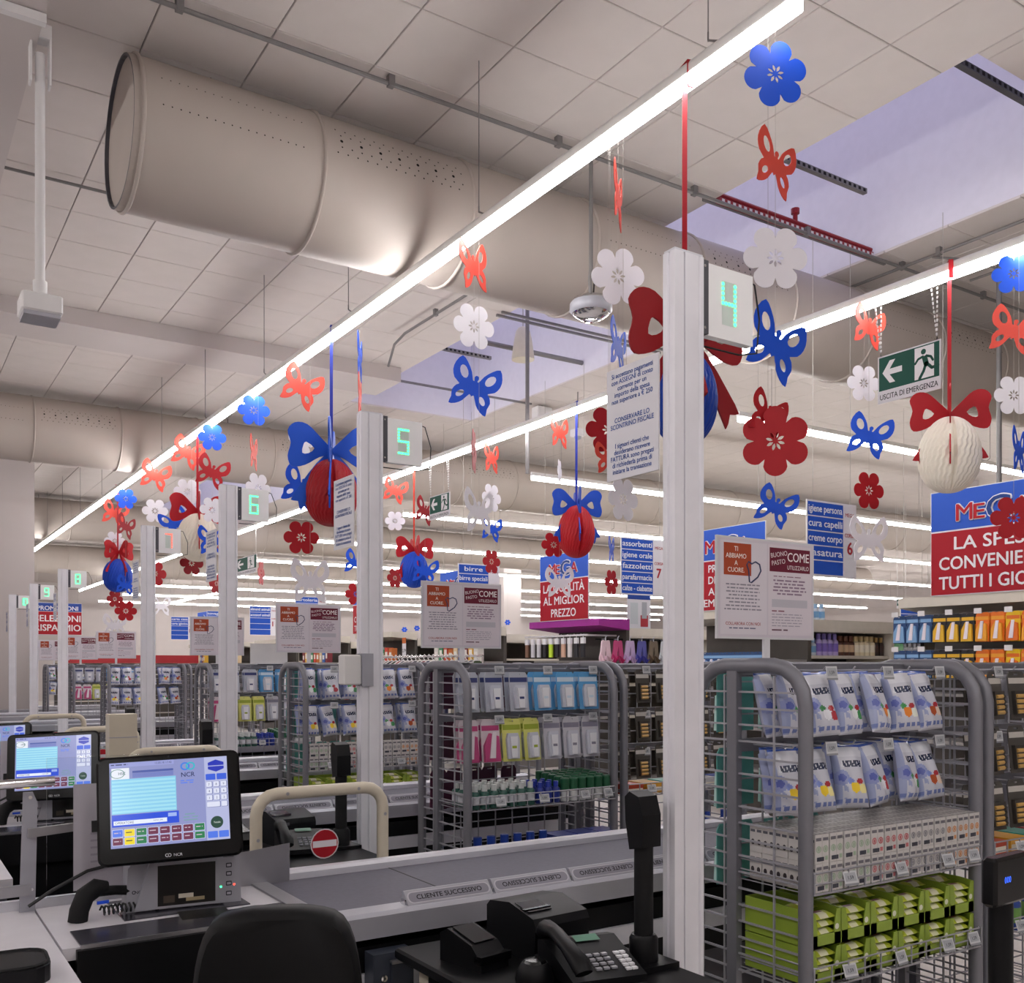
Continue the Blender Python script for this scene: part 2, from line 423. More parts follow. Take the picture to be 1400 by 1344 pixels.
# ------------------------------------------------------------------ pipes, struts and fittings under the ceiling
def pipe(pts, r, label, m='pipe', clips=0, cat='pipe'):
    t = thing('ceiling_pipe', label, cat, pts[0]); p0 = Vector(pts[0])
    MB().tube([Vector(p) - p0 for p in pts], r, 8).build('pipe', m, t, smooth=40)
    if clips:
        a, b = Vector(pts[0]), Vector(pts[1]); n = max(1, int((b - a).length / clips)); cm = MB()
        for i in range(1, n + 1):
            p = a + (b - a) * (i - .5) / n - p0
            o_ = MB().box(p.x - .02, p.x + .02, p.y - .02, p.y + .02, p.z - r * 1.3, CZ - p0.z).build('clip', m, t)
    return t
pipe([(-.5, 5.36, CZ - .05), (12, 5.36, CZ - .05)], .014, 'grey conduit running along the front of the nearest duct', clips=1.2)
pipe([(-4, 7.75, CZ - .05), (2.7, 7.75, CZ - .05)], .012, 'short grey conduit left of the nearest duct end', clips=1.2)
pipe([(4.72, 6.6, CZ - .05), (4.72, 9.3, CZ - .05), (4.72, 9.55, CZ - .1), (4.72, 9.7, CZ - .3)], .014, 'grey conduit beside the farther roof light, bent down', clips=1)
pipe([(7.62, 2.6, CZ - .05), (7.62, 9.0, CZ - .05)], .014, 'conduit along the right edge of the roof light', clips=1.5)
pipe([(8.4, 2.6, CZ - .05), (8.4, 5.2, CZ - .05)], .012, 'outer conduit beyond the roof light at far right', clips=1.5)
def strut(y, x0, x1, z, label, m='pipe'):
    t = thing('strut_rail', label, 'rail', (x0, y, z))
    MB().box(0, x1 - x0, -.02, .02, -.02, .02).build('rail', m, t)
    s = MB()
    for i in range(int((x1 - x0) / .06)): s.box(.03 + i * .06, .06 + i * .06, -.021, -.0195, -.012, .012)
    tag(s.build('slot', 'white' if m == 'redpipe' else 'hole', t), kind='stuff')
strut(5.05, 5.42, 6.7, CZ + .25, 'grey slotted rail inside the nearer roof light')
strut(3.5, 5.42, 7.3, CZ + .1, 'dark rail at the near edge of the roof light', 'dgrey')
strut(5.42, 5.42, 7.28, CZ - .0, 'red slotted sprinkler rail at the roof light edge', 'redpipe')
sp = thing('sprinkler_pipe', 'dark red sprinkler pipe with upright head across the roof light', 'pipe', (5.45, 5.42, CZ + .045))
MB().tube([(0, 0, 0), (1.82, 0, 0)], .018, 8).build('pipe', 'redpipe', sp, smooth=40); MB().lathe([(.02, 0), (.02, .07), (.035, .07), (.035, .11)], 10, cx=.85).build('sprinkler_head', 'redpipe', sp)
pipe([(5.42, 8.2, CZ + .05), (7.3, 8.2, CZ + .05)], .02, 'grey pipe crossing the farther part of the roof light', 'pipe')
pipe([(5.42, 9.6, CZ + .15), (7.3, 9.6, CZ + .15)], .03, 'thick grey sprinkler pipe crossing behind the blue butterfly', 'pipe')
strut(10.6, 5.42, 6.6, CZ + .35, 'short slotted rail beyond the thick sprinkler pipe')
# pendant sensor on a white tube at upper left
d0 = Vector((.78, 5.56, 0))
t = thing('pendant_sensor', 'white box sensor on a long white tube hung from the beam', 'sensor', (.715, 5.5, 3.26))
MB().tube([(0, 0, .14), (0, 0, 1.36)], .024, 14).build('tube', 'white', t, smooth=40); MB().tube([(0, 0, .1), (0, 0, .2)], .034, 14).build('sleeve', 'white', t, smooth=40)
MB().box(-.095, .095, -.095, .095, .02, .115, ch=.008).build('head', 'white', t); MB().box(-.085, .085, -.085, .085, 0, .02).build('sensor_face', 'railgrey', t)
MB().prism([(-.03, 1.2), (.03, 1.2), (.04, 1.5), (-.04, 1.5)], -.05, -.04, 'x').prism([(-.03, 1.2), (.03, 1.2), (.04, 1.5), (-.04, 1.5)], .04, .05, 'x').box(-.08, .05, -.04, .04, 1.43, 1.5).build('bracket', 'white', t)
# round chrome lamp
p = onX(808, 425, 4.12)
t = thing('pendant_reflector', 'round chrome pendant lamp hanging beneath the nearest duct', 'lamp', p)
k = depth(p) / F
MB().lathe([(.02, 34 * k * .7), (24 * k, 16 * k), (28 * k, 10 * k), (28 * k, 2 * k), (24 * k, -6 * k), (15 * k, -11 * k), (8 * k, -12 * k)], 24).build('reflector', 'chrome', t, smooth=50)
MB().lathe([(6 * k, -11 * k), (10 * k, -14 * k), (2 * k, -16 * k)], 16).build('bulb_glass', 'glass', t)
MB().lathe([(25 * k, 14 * k), (29 * k, 9 * k), (29.5 * k, 0), (26 * k, -4 * k)], 24, cap=False).build('rim', 'grey', t, smooth=50)
MB().tube([(0, 0, 20 * k), (-.01, 0, 40 * k), (0, 0, 60 * k), (0, 0, CZ - p.z)], .014, 8).build('rod', 'pipe', t, smooth=40); MB().box(-.07, .07, -.03, .03, CZ - p.z - .03, CZ - p.z).build('ceiling_bracket', 'pipe', t)
MB().tube([(.02, 0, 20 * k), (.03, 0, 45 * k), (.0, .02, 52 * k)], .006, 6).build('power_cord', 'cable', t)
# bell loudspeaker
p = onX(715, 492, 6.3); k = depth(p) / F
t = thing('pendant_loudspeaker', 'cream bell-shaped loudspeaker hanging in front of the roof light', 'speaker', p)
MB().lathe([(15.5 * k, 0), (15.5 * k, 4 * k), (12.5 * k, 26 * k), (10 * k, 38 * k), (7 * k, 43 * k), (3 * k, 45 * k)], 20).build('bell', 'cream', t, smooth=45)
MB().tube([(0, 0, 44 * k), (0, 0, max(.3, CZ + .9 - p.z))], .006, 6).build('cord', 'string', t)
p = onX(721, 415, 6.0)
pipe([(p.x, p.y, CZ + .9), (p.x, p.y, 3.6)], .022, 'vertical grey pipe beside the bell loudspeaker')
for (px, py, w_, h_, lab) in ((741, 566, 24, 17, 'small white projector box under the ceiling beyond the loudspeaker'), (790, 592, 15, 10, 'small white detector box hanging above the middle egg')):
    p = onX(px, py, 7.7); k = depth(p) / F
    t = thing('detector_box', lab, 'detector', p)
    MB().box(-w_ * k / 2, w_ * k / 2, -.08, .08, -h_ * k / 2, h_ * k / 2, ch=.01).build('housing', 'white', t); MB().tube([(0, 0, 0), (0, 0, CZ - p.z)], .008, 6).build('rod', 'pipe', t)
    MB().lathe([(.05, 0), (.045, -.03), (.02, -.045)], 12, cz=-h_ * k / 2).build('lens', 'grey', t, smooth=50)
for (px, py) in ((302, 470),):
    p = onZ(px, py, CZ - .01)
    t = thing('sprinkler', 'tiny sprinkler head in the ceiling %s' % ('above the long strip light' if py < 500 else 'near the blue paper flowers'), 'sprinkler', p)
    MB().lathe([(.05, 0), (.05, -.01), (.015, -.015), (.015, -.06), (.035, -.065)], 10).build('head', 'dgrey', t)
pl = onX(1300, 470, 7.6)
t = thing('drop_pole', 'slim grey pole dropping from the ceiling behind the white egg', 'pole', (8.1, 4.75, 2.6))
MB().tube([(0, 0, 0), (0, 0, CZ - 2.6)], .022, 10).build('pole', 'pipe', t, smooth=40); MB().tube([(0, 0, 2.3), (-.15, .1, 2.38), (-.5, .3, 2.4)], .01, 6).build('conduit', 'pipe', t)
p = Vector((12, 3.2, 0))
# ================================================================== paper ornaments on the strip lights
RED, DRED, BLUE, WHITE, PINK = '#a8101d', '#8a0f1c', '#0f4fd0', '#e6e3ea', '#d84a3c'
def flower_loops():
    out = [(math.cos(a) * q, math.sin(a) * q) for a, q in ((2 * math.pi * i / 72, .60 + .40 * abs(math.cos(3 * 2 * math.pi * i / 72)) ** .5) for i in range(72))]
    loops = [out]
    for i in range(8):
        a = 2 * math.pi * i / 8; c, s = math.cos(a), math.sin(a)
        P = [(.07, 0), (.15, .045), (.23, .035), (.28, 0), (.23, -.035), (.15, -.045)]
        loops.append([(x * c - y * s, x * s + y * c) for x, y in P])
    return loops
def butterfly_loops():
    half = [(0.035, .36), (.075, .30), (.045, .2), (.10, .2), (.20, .42), (.40, .66), (.62, .80), (.76, .55), (.77, .30), (.66, .08), (.46, -.04),
            (.54, -.12), (.62, -.30), (.58, -.50), (.60, -.72), (.40, -.66), (.22, -.50), (.07, -.24)]
    out = half + [(0, -.30)] + [(-x, y) for x, y in reversed(half)]
    def ell(cx, cy, a, b, rot, n=12):
        c, s = math.cos(R(rot)), math.sin(R(rot))
        return [(cx + a * math.cos(t) * c - b * math.sin(t) * s, cy + a * math.cos(t) * s + b * math.sin(t) * c) for t in (2 * math.pi * i / n for i in range(n))]
    L = [smooth_loop(out, 2)]
    for sg in (1, -1):
        L.append([(sg * x, y) for x, y in ell(.43, .36, .21, .125, 58)]); L.append([(sg * x, y) for x, y in ell(.36, -.32, .15, .085, -50)])
    return L
def bow_loops():
    out = []
    for sg in (1, -1):
        lp = smooth_loop([(0, .03), (.22, .26), (.48, .50), (.72, .52), (.86, .36), (.80, .12), (.86, -.14), (.78, -.34), (.52, -.30), (.24, -.13), (0, -.06)], 3)
        hole = smooth_loop([(.34, .04), (.50, .16), (.56, .08), (.58, -.07), (.46, -.07)], 2)
        tail = smooth_loop([(0.02, 0), (.30, -.25), (.62, -.70), (.80, -1.0), (.66, -1.02), (.60, -1.22), (.40, -.78), (.14, -.30)], 2)
        out.append(([(sg * x, y) for x, y in lp], [(sg * x, y) for x, y in hole], [(sg * x, y) for x, y in tail]))
    return out
OM = {}
def om(kind, colour):
    k = (kind, colour)
    if k not in OM:
        m = MB().plate(flower_loops() if kind == 'flower' else butterfly_loops(), .022, colour); OM[k] = m.mesh('paper_' + kind, 'card')
    return OM[k]
CN = {RED: 'red', DRED: 'dark red', BLUE: 'blue', WHITE: 'white', PINK: 'coral red'}
def hanging_string(px, X, items):
    """items: (px, py, size in photo pixels, kind, colour, yaw off the camera, roll, label); all on one thread below the strip light at X"""
    top = onX(px, 0, X); top.z = LZ - .02 if X < 8 else CZ - .002
    low = min(onX(px, it[1], X).z for it in items)
    t = tag(MB().tube([(0, 0, 0), (0, 0, low - top.z)], .0011, 4).build('thread', 'string', None, top), THREAD % items[0][7], 'thread', 'threads of the paper ornaments')
    for (ix, iy, sz, kind, colr, yaw, roll, lab) in items:
        p = onX(ix, iy, X); p.y = top.y if abs(ix - px) < 6 else p.y
        if abs(ix - px) >= 6: tag(MB().tube([(0, 0, 0), (0, 0, p.z - LZ + .02)], .0011, 4).build('thread', 'string', None, (p.x, p.y, LZ - .02)), THREAD % lab, 'thread', 'threads of the paper ornaments')
        s = sz * depth(p) / F / 2
        o = obj('paper_' + kind, om(kind, colr), None, p)
        face = math.atan2(RT[1], RT[0]) - math.atan((ix - 700) / F)
        o.rotation_mode = 'XYZ'
        M = Matrix.Rotation(face + R(yaw), 4, 'Z') @ Matrix.Rotation(R(90), 4, 'X') @ Matrix.Rotation(R(roll), 4, 'Z')
        o.rotation_euler = M.to_euler(); s2 = s / (1 if kind == 'flower' else .78); o.scale = (s2, s2, s2)
        tag(o, lab, 'ornament', 'paper flowers and butterflies')
THREAD = 'thin pale thread carrying the %s'
fl, bf = 'flower', 'butterfly'
A, B_ = X1, X2
hanging_string(1060, A, [(1060, 101, 92, fl, BLUE, 25, 15, 'big blue paper flower at upper right below the strip light'), (1064, 223, 82, bf, PINK, 52, -12, 'coral butterfly on the topmost right string'),
    (1062, 352, 90, fl, WHITE, 20, 0, 'pale white flower right of the lane four sign'), (1062, 471, 96, bf, BLUE, 42, -22, 'blue butterfly just right of the lane four sign'),
    (1050, 568, 62, bf, RED, 40, -20, 'red butterfly half behind the large red flower'), (1060, 603, 96, fl, RED, 12, 30, 'large dark red flower right of the lane four post'),
    (1056, 694, 54, bf, BLUE, 8, -25, 'blue butterfly above the nearest poster')])
hanging_string(845, A, [(845, 270, 78, bf, PINK, 82, 0, 'coral butterfly seen edge on above the big white flower'), (849, 376, 82, fl, WHITE, 28, 10, 'white flower beside the round chrome lamp'),
    (848, 474, 68, bf, BLUE, 72, -8, 'light blue butterfly seen nearly edge on left of notice'), (832, 588, 66, fl, RED, 20, 0, 'red flower half hidden by the white notice'),
    (834, 627, 44, bf, PINK, 20, 0, 'coral butterfly at the lower corner of the notice'), (852, 683, 62, fl, WHITE, 50, 0, 'white flower below the notice of lane four')])
hanging_string(648, A, [(651, 363, 66, bf, PINK, 55, 10, 'coral butterfly on the middle string under the strip light'), (647, 447, 64, fl, WHITE, 30, 0, 'bright white flower on the middle string'),
    (643, 532, 70, bf, BLUE, 12, -18, 'clear blue butterfly in the picture centre'), (648, 617, 62, fl, RED, 84, 0, 'red flower seen edge on below the central blue butterfly'),
    (655, 700, 62, bf, WHITE, 50, 0, 'pale white butterfly low on the middle string')])
hanging_string(492, A, [(492, 490, 60, bf, BLUE, 84, 0, 'light blue butterfly seen edge on above lane five post'), (493, 545, 60, bf, PINK, 86, 0, 'pink butterfly seen edge on above lane five post')])
hanging_string(412, A, [(409, 532, 56, bf, PINK, 15, -22, 'coral butterfly left of the blue ribbon'), (413, 600, 48, fl, WHITE, 45, 0, 'white flower touching the blue bow from the left'),
    (411, 667, 56, bf, BLUE, 20, -20, 'blue butterfly left of the red egg'), (415, 734, 48, fl, RED, 8, 0, 'dark red flower below the red egg'), (424, 795, 60, bf, WHITE, 30, 0, 'pale white butterfly under the dark red flower')])
hanging_string(347, A, [(347, 561, 44, fl, BLUE, 10, 0, 'light blue flower left of the coral butterfly'), (350, 618, 46, bf, PINK, 78, 0, 'coral butterfly seen edge on above lane six sign'), (353, 668, 44, fl, WHITE, 40, 0, 'white flower touching the lane six sign')])
hanging_string(290, A, [(290, 598, 38, fl, BLUE, 10, 0, 'light blue flower above the white egg'), (288, 647, 44, bf, RED, 10, -18, 'red butterfly right of the red ribbon'), (291, 697, 36, fl, WHITE, 25, 0, 'white flower on the right of the red bow'), (294, 738, 40, bf, BLUE, 20, 0, 'blue butterfly right of the white egg')])
hanging_string(256, A, [(255, 620, 42, bf, PINK, 10, -20, 'coral butterfly left of the red ribbon'), (258, 671, 36, fl, WHITE, 5, 0, 'white flower on the left of the red bow'), (240, 715, 40, bf, BLUE, 20, 30, 'blue butterfly half behind the red bow'), (262, 770, 34, fl, DRED, 25, 0, 'dark red flower under the white egg')])
hanging_string(212, A, [(210, 652, 40, bf, PINK, 10, -15, 'coral butterfly above lane seven post'), (213, 698, 34, fl, WHITE, 5, 0, 'white flower above lane seven post'), (216, 783, 36, fl, RED, 35, 0, 'red flower right of the lane seven post')])
hanging_string(172, A, [(172, 682, 29, fl, BLUE, 10, 0, 'small light blue flower at left on the strip light'), (172, 720, 32, bf, DRED, 45, -15, 'small dark red butterfly above the blue egg'), (170, 801, 26, bf, BLUE, 10, -15, 'small blue butterfly in front of the blue egg'), (174, 835, 29, fl, RED, 5, 0, 'red flower below the blue egg')])
hanging_string(157, A, [(157, 702, 34, bf, PINK, 10, -15, 'small coral butterfly above the blue egg'), (156, 740, 27, fl, WHITE, 5, 0, 'small white flower behind the small red bow'), (157, 819, 24, fl, RED, 30, 0, 'small red flower just under the blue egg'), (158, 855, 32, bf, WHITE, 20, 0, 'small white butterfly above the far posters')])
hanging_string(1386, B_, [(1386, 374, 56, fl, BLUE, 10, 0, 'blue flower at the right picture edge'), (1386, 452, 64, bf, PINK, 15, -15, 'coral butterfly at the right picture edge'), (1388, 540, 56, fl, WHITE, 30, 0, 'white flower at the right picture edge'),
    (1393, 617, 62, bf, BLUE, 76, 0, 'blue butterfly edge on above the store sign'), (1385, 708, 62, fl, RED, 20, 0, 'red flower in front of the big store sign')])
hanging_string(1188, B_, [(1190, 447, 56, bf, PINK, 45, -12, 'coral butterfly left of the exit sign'), (1181, 524, 52, fl, WHITE, 35, 0, 'white flower touching the exit sign'), (1190, 596, 58, bf, BLUE, 8, -18, 'blue butterfly below the exit sign'), (1187, 671, 54, fl, RED, 45, 0, 'red flower beside the tall aisle sign'), (1190, 738, 64, bf, WHITE, 40, 0, 'pale white butterfly between the two store signs')])
hanging_string(765, B_, [(765, 592, 42, bf, PINK, 55, 0, 'pale coral butterfly above the middle red egg'), (763, 645, 34, fl, WHITE, 80, 0, 'white flower seen edge on above the middle red egg'), (757, 745, 36, fl, RED, 20, 0, 'red flower left of the middle red egg'), (764, 797, 42, bf, WHITE, 20, 0, 'white butterfly in front of the middle store sign')])
hanging_string(672, B_, [(672, 627, 40, bf, PINK, 60, 0, 'pale coral butterfly right of the edge-on red flower'), (675, 680, 40, fl, WHITE, 50, 0, 'white flower above the small blue butterfly'), (674, 723, 34, bf, BLUE, 35, -10, 'small blue butterfly above the second poster'), (672, 768, 34, fl, RED, 45, 0, 'red flower above the second poster')])
hanging_string(540, B_, [(540, 671, 34, bf, PINK, 15, -15, 'coral butterfly right of lane five post'), (541, 712, 28, fl, WHITE, 5, 0, 'small white flower right of lane five post'), (542, 790, 28, fl, RED, 40, 0, 'small red flower left of the dangling blue egg')])
hanging_string(581, B_, [(581, 699, 36, bf, DRED, 45, -15, 'small dark red butterfly left of the small exit sign'), (586, 780, 36, bf, BLUE, 10, -12, 'blue butterfly in front of the dangling blue egg')])
hanging_string(836, B_, [(835, 752, 36, bf, BLUE, 78, 0, 'blue butterfly edge on beside the aisle seven sign'), (837, 796, 36, fl, RED, 60, 0, 'red flower left of the aisle seven sign')])
hanging_string(487, B_, [(486, 770, 34, bf, BLUE, 15, -15, 'blue butterfly left of lane five post'), (489, 812, 32, fl, RED, 20, 0, 'red flower left of lane five post')])
hanging_string(357, B_, [(357, 783, 36, fl, RED, 76, 0, 'red flower edge on below the lane six sign')])
hanging_string(296, B_, [(295, 798, 30, fl, DRED, 50, 0, 'dark red flower left of lane six post')])
hanging_string(220, B_, [(222, 828, 28, bf, WHITE, 20, 0, 'small white butterfly right of lane seven post')])
for (px, py, sz, c, lab) in ((570, 859, 8, BLUE, 'tiny far blue flower left of the second poster'), (553, 861, 8, BLUE, 'tiny far blue flower, leftmost of the far group'), (562, 868, 7, WHITE, 'tiny far white flower'), (694, 851, 8, BLUE, 'tiny far blue flower right of the second poster')):
    hanging_string(px, 10.2, [(px, py, sz, fl, c, 0, 0, lab)])

# ------------------------------------------------------------------ honeycomb eggs with bows
def egg(px, X, ycen, w_, h_, bow_y, bow_w, ec, bc, rc, lab, yaw=0):
    p = onX(px, ycen, X); k = depth(p) / F
    t = thing('paper_egg', lab, 'ornament', (p.x, p.y, p.z - h_ * k / 2), math.atan2(RT[1], RT[0]) - math.atan((px - 700) / F) + R(yaw), 'honeycomb paper eggs')
    m = MB(); n = 66; q = 26; vs = []
    for i in range(q + 1):
        u = i / q; a = math.pi * u; z = h_ * k * (1 - math.cos(a)) / 2; r_ = w_ * k / 2 * math.sin(a) ** .92 * (1.06 - .18 * u)
        for j in range(n):
            rr = r_ * (1 - .03 * ((j + i // 2) % 2))
            if j % 33 == 16: rr *= .88
            b = 2 * math.pi * j / n; vs.append((rr * math.cos(b), rr * math.sin(b), z))
    m.add(vs, [(i * n + j, i * n + (j + 1) % n, (i + 1) * n + (j + 1) % n, (i + 1) * n + j) for i in range(q) for j in range(n)], ec)
    m.build('egg', 'card', t)
    bz = onX(px, bow_y, X).z - (p.z - h_ * k / 2); s = bow_w * k / 2 / .86
    for ang in (0, 78):
        b = MB()
        for lp, ho, ta in bow_loops(): b.plate([lp, ho], .03, bc); b.plate([ta], .03, bc)
        b.xf(Matrix.Rotation(R(90), 4, 'X')); b.xf(Matrix.Scale(s, 4)); 
        b.build('bow', 'card', t, (0, -w_ * k * .06, bz), (0, 0, R(ang)))
    zt = LZ + .09 - (p.z - h_ * k / 2)
    MB().box(-.012, .012, -.002, .002, bz, zt, rc).box(-.014, .014, -.05, .05, zt - .004, zt, rc).box(-.014, .014, -.05, -.044, zt - .12, zt, rc).build('ribbon', 'card', t)
RB = '#1c2f9e'
egg(936, A, 545, 92, 130, 458, 176, '#0d3fa8', '#951019', '#a31220', 'blue honeycomb egg with red bow half behind lane four post', 30)
egg(453, A, 674, 74, 92, 618, 118, '#a3101c', '#0c4ec2', RB, 'red honeycomb egg with blue bow left of lane five post', 8)
egg(270, A, 735, 56, 66, 700, 76, '#e9e2d2', '#b3121f', '#b3121f', 'white honeycomb egg with red bow left of lane six post', 15)
egg(161, A, 787, 40, 46, 755, 48, '#0a3fb4', '#b8141f', '#a31220', 'small blue honeycomb egg with red bow at left', 40)
egg(1298, B_, 622, 84, 104, 568, 104, '#ece5d6', '#a80f1d', '#a81420', 'white honeycomb egg with red bow below the exit sign', 12)
egg(788, B_, 727, 52, 72, 692, 72, '#b00c1a', '#0e46b4', RB, 'red honeycomb egg with blue bow above the middle store sign', 20)
egg(566, B_, 779, 40, 50, 752, 56, '#0d46c0', '#b51624', '#d0402f', 'dangling blue honeycomb egg with red bow left of second poster', 25)

# ------------------------------------------------------------------ green exit signs on chains
def running_man(m, x, y, s, col, z):
    m.disc(x + .05 * s, y + .82 * s, .1 * s, .1 * s, col, z, 14)
    def limb(pts, wd):
        for a, b in zip(pts, pts[1:]):
            dx, dy = b[0] - a[0], b[1] - a[1]; L = math.hypot(dx, dy); nx, ny = -dy / L * wd / 2, dx / L * wd / 2
            m.add([(x + (a[0] + nx) * s, y + (a[1] + ny) * s, z), (x + (a[0] - nx) * s, y + (a[1] - ny) * s, z), (x + (b[0] - nx) * s, y + (b[1] - ny) * s, z), (x + (b[0] + nx) * s, y + (b[1] + ny) * s, z)], [(0, 1, 2, 3)], col)
            m.disc(x + b[0] * s, y + b[1] * s, wd * s / 2, wd * s / 2, col, z, 8)
    limb([(.08, .66), (.16, .36)], .2); limb([(.06, .66), (-.16, .60), (-.28, .46)], .085); limb([(.14, .66), (.34, .58), (.42, .44)], .085)
    limb([(.14, .36), (.06, .14), (-.1, -.1)], .11); limb([(.2, .36), (.38, .18), (.62, .2)], .11)
def exit_sign(X, xa, ya, xb, yb, hpx, lab, lz, arrow=True, words=True, xz=False):
    """(xa,ya)-(xb,yb): top edge, left to right"""
    a, b = onX(xa, ya, X), onX(xb, yb, X)
    w_ = (a - b).length; h_ = hpx * depth(b) / F
    g = 'green emergency exit signs'
    t = thing('exit_sign', lab, 'sign', (X, a.y, b.z - h_), 0, g)
    m = MB(); m.rect(0, 0, w_, h_, '#cfccd2', .0); gy = h_ * .26
    m.rect(.01, gy, w_ - .02, h_ - gy - .01, '#11493d', .001); W = w_
    m.rect(W * .60, gy + .012, W * .30, h_ - gy - .03, '#d9d7da', .0015)
    cy = gy + (h_ - gy) / 2; s = h_ - gy
    m.add([(W * .08, cy, .002), (W * .2, cy + s * .32, .002), (W * .29, cy + s * .32, .002), (W * .2, cy + s * .08, .002), (W * .40, cy + s * .08, .002), (W * .40, cy - s * .08, .002), (W * .2, cy - s * .08, .002), (W * .29, cy - s * .32, .002), (W * .2, cy - s * .32, .002)],
          [(0, 1, 2, 3), (3, 4, 5, 6), (0, 3, 6), (0, 6, 7, 8)], '#d9d7da')
    running_man(m, W * .72, gy + s * .14, s * .78, '#11493d', .003)
    if words: m.text('USCITA DI EMERGENZA', W / 2, h_ * .07, h_ * .16, '#1b1b20', .001, .01, 'C', width=W * .92)
    m.build('face', 'print', t, (-.006, 0, 0), VERTX)
    MB().box(-.004, .006, -w_, 0, 0, h_).build('board', 'white', t)
    for yy in (-.02, -w_ + .03):
        c = MB(); n = max(4, int((lz - b.z) / .03))
        for dy in (0, .05):
            for i in range(n):
                z = h_ + (lz - b.z) * i / n; y_ = yy + dy * i / n
                c.box(-.003, .003, y_ - .004, y_ + .004, z, z + .6 * (lz - b.z) / n)
        tag(c.build('chain', 'white', t), kind='stuff')
exit_sign(B_, 1201, 488, 1287, 463, 68, 'green emergency exit sign with arrow hanging at right', LZ)
exit_sign(B_, 588, 680, 615, 672, 33, 'smaller green exit sign right of lane five post', LZ)
exit_sign(B_, 322, 760, 351, 757, 25, 'small green exit sign right of lane six post', LZ)
exit_sign(19, 1226, 820, 1240, 818, 13, 'tiny distant green exit sign above the aisles', CZ, words=False)
# ================================================================== one checkout lane, copied along the row
LEDG, LEDR = mat('led_green', '#30ff90', emit='#48ffa0', strength=2.8), mat('led_red', '#ff4030', emit='#ff4a38', strength=2.8)
mat('acrylic', '#d6d6da', .25, 0, .02); mat('signwhite', '#f4f4f6', .35, 0, .01)
SEG = {'4': 'fgbc', '5': 'afgcd', '6': 'afgecd', '7': 'abc', '8': 'abcdefg', '9': 'abcdfg', '1': 'bc', '0': 'abcdef'}
def led(m, ch, x, y, w_, h_, r):
    S = {'a': ((0, 1), (1, 1)), 'b': ((1, 1), (1, .5)), 'c': ((1, .5), (1, 0)), 'd': ((0, 0), (1, 0)), 'e': ((0, 0), (0, .5)), 'f': ((0, .5), (0, 1)), 'g': ((0, .5), (1, .5))}
    done = set()
    for s in SEG[ch]:
        (a, b), (c, d) = S[s]; n = 4
        for i in range(n + 1):
            q = (round(a + (c - a) * i / n, 3), round(b + (d - b) * i / n, 3))
            if q in done: continue
            done.add(q); m.disc(x + q[0] * w_, y + q[1] * h_, r, r, (.1, 1, .4), 0, 8)
NOTICE = MB()
NOTICE.rect(0, 0, .21, .30, '#dcdbe2')
ln = ['Si accettano pagamenti', 'con ASSEGNI di conto', 'corrente per un', 'importo della spesa', 'non superiore a € 250', '', '', 'CONSERVARE LO', 'SCONTRINO FISCALE', '', '', 'I signori clienti che', 'desiderano ricevere', 'FATTURA sono pregati', 'di richiederla prima di', 'iniziare la transazione']
for i, s in enumerate(ln):
    if s: NOTICE.text(s, .105, .274 - i * .0172, .0182, '#2450a0', .0008, .014, 'C')
NOTICE = NOTICE.mesh('notice', 'print')
POST = MB().prism([(-.05, -.022), (-.02, -.022), (-.02, -.017), (-.014, -.017), (-.014, -.022), (.032, -.022), (.036, -.017), (.04, -.022), (.05, -.022), (.05, .022), (-.05, .022), (-.05, .006), (-.045, .003), (-.045, -.003), (-.05, -.006)], 0, 2.55, 'z').mesh('post', 'post')
for n, ly in LANES.items():
    t = thing('lane_post', 'tall aluminium post carrying the lane number %d sign' % n, 'post', (1.74, ly + .04, 0), 0, 'checkout lane posts')
    obj('post', POST, t)
    MB().box(-.048, .048, -.02, .02, 2.55, 2.556).build('post_cap', 'alu', t)
    s = MB().box(.05, .075, -.014, .014, 2.36, 2.55).build('sign_bracket', 'dgrey', t)
    MB().disc(.0625, 2.535, .004, .004, (.5,) * 3, 0, 8).disc(.0625, 2.375, .004, .004, (.5,) * 3, 0, 8).build('screw', 'chrome', s, (0, -.0145, 0), VERT)
    b = MB().box(.075, .24, -.012, .012, 2.357, 2.545).build('number_sign', 'signwhite', t)
    MB().rect(.125, 2.395, .05, .115, '#d2ded8').build('led_backing', 'print', b, (0, -.0125, 0), VERT)
    m = MB(); d = str(n)
    if n == 10: led(m, '1', .105, 2.405, .035, .095, .0055); led(m, '0', .155, 2.405, .04, .095, .0055)
    else: led(m, d, .128, 2.402, .044, .10, .0050)
    m.build('led_digit', LEDR if n == 7 else LEDG, b, (0, -.0135, 0), VERT)
    MB().tube([(.2, 0, 2.545), (.26, .0, 2.53), (.3, .02, 2.45), (.3, .03, 2.36), (.22, .02, 2.34), (.07, .02, 2.34)], .0025, 5).build('cable', 'cable', t)
    q = obj('notice', NOTICE, t, (-.062, .235, 2.0), VERTX); q['label'] = 'white notice with blue Italian text'
    MB().box(-.061, -.058, .025, .235, 2.0, 2.30).build('notice_board', 'white', t)
    if n == 5:
        MB().box(-.13, -.05, -.03, .03, 1.42, 1.545, ch=.006).build('call_box', 'white', t); MB().box(-.05, .0, -.035, .03, 1.415, 1.55).build('call_box_mount', 'grey', t)

PROTO = []       # (root, lane it was built for, how far to copy)
def P_(root, lvl): PROTO.append((root, lvl)); return root
L4 = LANES[4]
